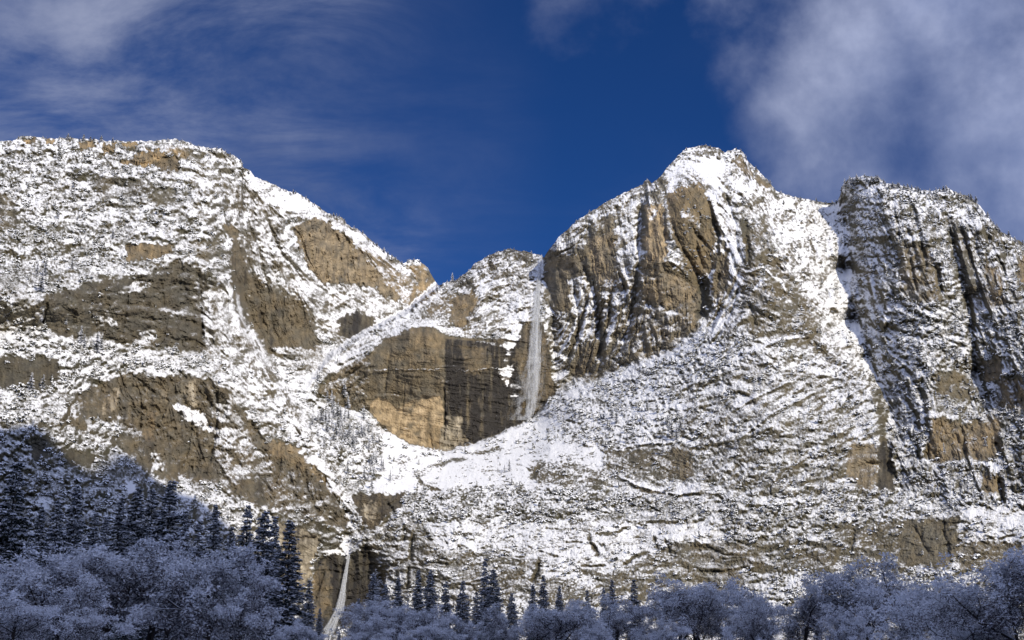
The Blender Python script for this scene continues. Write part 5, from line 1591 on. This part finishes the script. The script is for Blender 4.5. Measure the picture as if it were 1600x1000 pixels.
# ------------------------------------------------------------------ waterfalls
def water_material(name, alpha, scale):
    m, n = new_mat(name)
    tcn = n.n('ShaderNodeTexCoord')
    mp = n.n('ShaderNodeMapping'); mp.inputs['Scale'].default_value = scale
    n.link(tcn.outputs['Object'], mp.inputs[0])
    n1 = n.noise(mp.outputs[0], 1.0, 5, 0.6)
    al = n.m('MULTIPLY', n.ramp(n1, 0.34, 0.66), alpha)
    d1 = n.n('ShaderNodeBsdfDiffuse', inp={'Color': (.90, .91, .92, 1)})
    d2 = n.n('ShaderNodeBsdfTranslucent', inp={'Color': (.90, .91, .92, 1)})
    df = n.n('ShaderNodeMixShader', inp={0: 0.45})
    n.link(d1.outputs[0], df.inputs[1]); n.link(d2.outputs[0], df.inputs[2])
    tr = n.n('ShaderNodeBsdfTransparent')
    mx = n.n('ShaderNodeMixShader')
    n.link(al, mx.inputs[0]); n.link(tr.outputs[0], mx.inputs[1]); n.link(df.outputs[0], mx.inputs[2])
    o = n.n('ShaderNodeOutputMaterial'); n.link(mx.outputs[0], o.inputs[0])
    return m


def fall_strands(name, path, n_str, mat, depth_off, seed, parent):
    """path: (px, py, half width px); strands of falling water hanging in front of the rock, each a narrow prism"""
    rs = RS(seed)
    pp = np.array(path, float)
    Yr = np.array([ground(a, b).y for a, b, _ in path]) - depth_off
    Yr = np.minimum.accumulate(Yr)
    V, Fc = [], []; nb = 0
    for i in range(n_str):
        c = np.clip(rs.normal(0, .42), -1, 1); t0 = rs.uniform(0, .55) * (i % 3 != 0); t1 = rs.uniform(.55, 1.0) if i % 3 else 1.0
        ph = rs.uniform(0, 6); dd_ = rs.uniform(-1, 1)
        ns = 24
        ts = np.linspace(t0, t1, ns)
        k = np.linspace(0, 1, len(pp))
        x_ = np.interp(ts, k, pp[:, 0]); y_ = np.interp(ts, k, pp[:, 1]); hw = np.interp(ts, k, pp[:, 2])
        Yd = np.interp(ts, k, Yr) + dd_ * hw * .6
        x_ = x_ + c * hw + .15 * hw * np.sin(ts * 9 + ph)
        a_, b_ = pix_dir(x_, y_)
        ctr = np.stack([a_ * Yd, Yd, b_ * Yd + CAM_Z], 1)
        w = (hw * rs.uniform(.08, .34) + .35) * Yd / F_PX * np.sin(np.pi * np.clip((ts - t0) / (t1 - t0) * .9 + .08, 0, 1)) ** .4
        L_ = ctr + np.stack([-w, w * 0, w * 0], 1); R_ = ctr + np.stack([w, w * 0, w * 0], 1); F_ = ctr + np.stack([w * 0, -w, w * 0], 1)
        V.append(np.stack([L_, F_, R_], 1).reshape(-1, 3))
        for j in range(ns - 1):
            b0 = nb + j * 3
            Fc += [(b0, b0 + 1, b0 + 4, b0 + 3), (b0 + 1, b0 + 2, b0 + 5, b0 + 4), (b0 + 2, b0, b0 + 3, b0 + 5)]
        nb += ns * 3
    return add(name, np_mesh(name, np.vstack(V), np.array(Fc), mat, True), parent)


def spray(name, path, depth_off, count, mat, seed, parent):
    """flecks of blown water round the fall, thicker towards its foot"""
    rs = RS(seed)
    pp = np.array(path, float); k = np.linspace(0, 1, len(pp))
    Yr = np.minimum.accumulate(np.array([ground(a, b).y for a, b, _ in path]) - depth_off)
    t = rs.rand(count) ** .62
    hw = np.interp(t, k, pp[:, 2])
    off = rs.normal(0, .48, count) * hw
    # the flecks hang in gusts, not evenly
    g = perlin(t * 16 + off * .05, off * .12, seed + 3)
    keep = rs.rand(count) < sstep(-.5, .5, g)
    t, off, hw = t[keep], off[keep], hw[keep]; m_ = len(t)
    a_, b_ = pix_dir(np.interp(t, k, pp[:, 0]) + off, np.interp(t, k, pp[:, 1]))
    Yd = np.interp(t, k, Yr) - np.abs(rs.normal(0, .35, m_)) * hw
    P = np.stack([a_ * Yd, Yd, b_ * Yd + CAM_Z], 1)
    d = rs.normal(0, 1, (m_, 3)); d[:, 2] -= .8; d /= np.linalg.norm(d, axis=1, keepdims=True)
    me = blades_mesh(name, P, P + d * rs.uniform(.5, 2.2, (m_, 1)), rs.uniform(.12, .40, m_), np.zeros(m_), [mat])
    return add(name, me, parent)


def empty(name, loc, **p):
    e = bpy.data.objects.new(name, None); COL.objects.link(e)
    for k, v in p.items():
        e[k] = v
    return e


UP = [(846, 398, 1.6), (843, 425, 3.0), (840, 455, 6), (838, 490, 9), (836, 530, 11), (834, 570, 12), (832, 610, 12), (829, 640, 10), (827, 652, 9)]
M_SPRAY = water_material('spray_water', .55, (.3, .3, .3))
wf = empty('waterfall', None, label='tall misty waterfall dropping from the notch beside the buttress', category='waterfall')
fall_strands('stream', UP, 24, water_material('falling_water', .32, (.5, .5, .035)), 9, 1, wf)
spray('spray', [(846, 404, 2), (842, 430, 5), (838, 490, 11), (834, 560, 17), (826, 620, 24), (820, 656, 30)], 8, 120000, M_SPRAY, 31, wf)
wf2 = empty('waterfall', None, label='narrow lower waterfall streaking down the dark wall among the firs', category='waterfall')
LOW = [(546, 866, 1.8), (543, 885, 2.4), (539, 910, 3.6), (535, 935, 5), (530, 955, 6), (522, 972, 7), (514, 990, 10), (508, 1006, 12)]
spray('spray', [(a, b, c * 1.5) for a, b, c in LOW], 5.5, 5000, M_SPRAY, 33, wf2)
fall_strands('stream', LOW, 36, water_material('falling_water_low', .7, (1.2, 1.2, .09)), 5, 2, wf2)
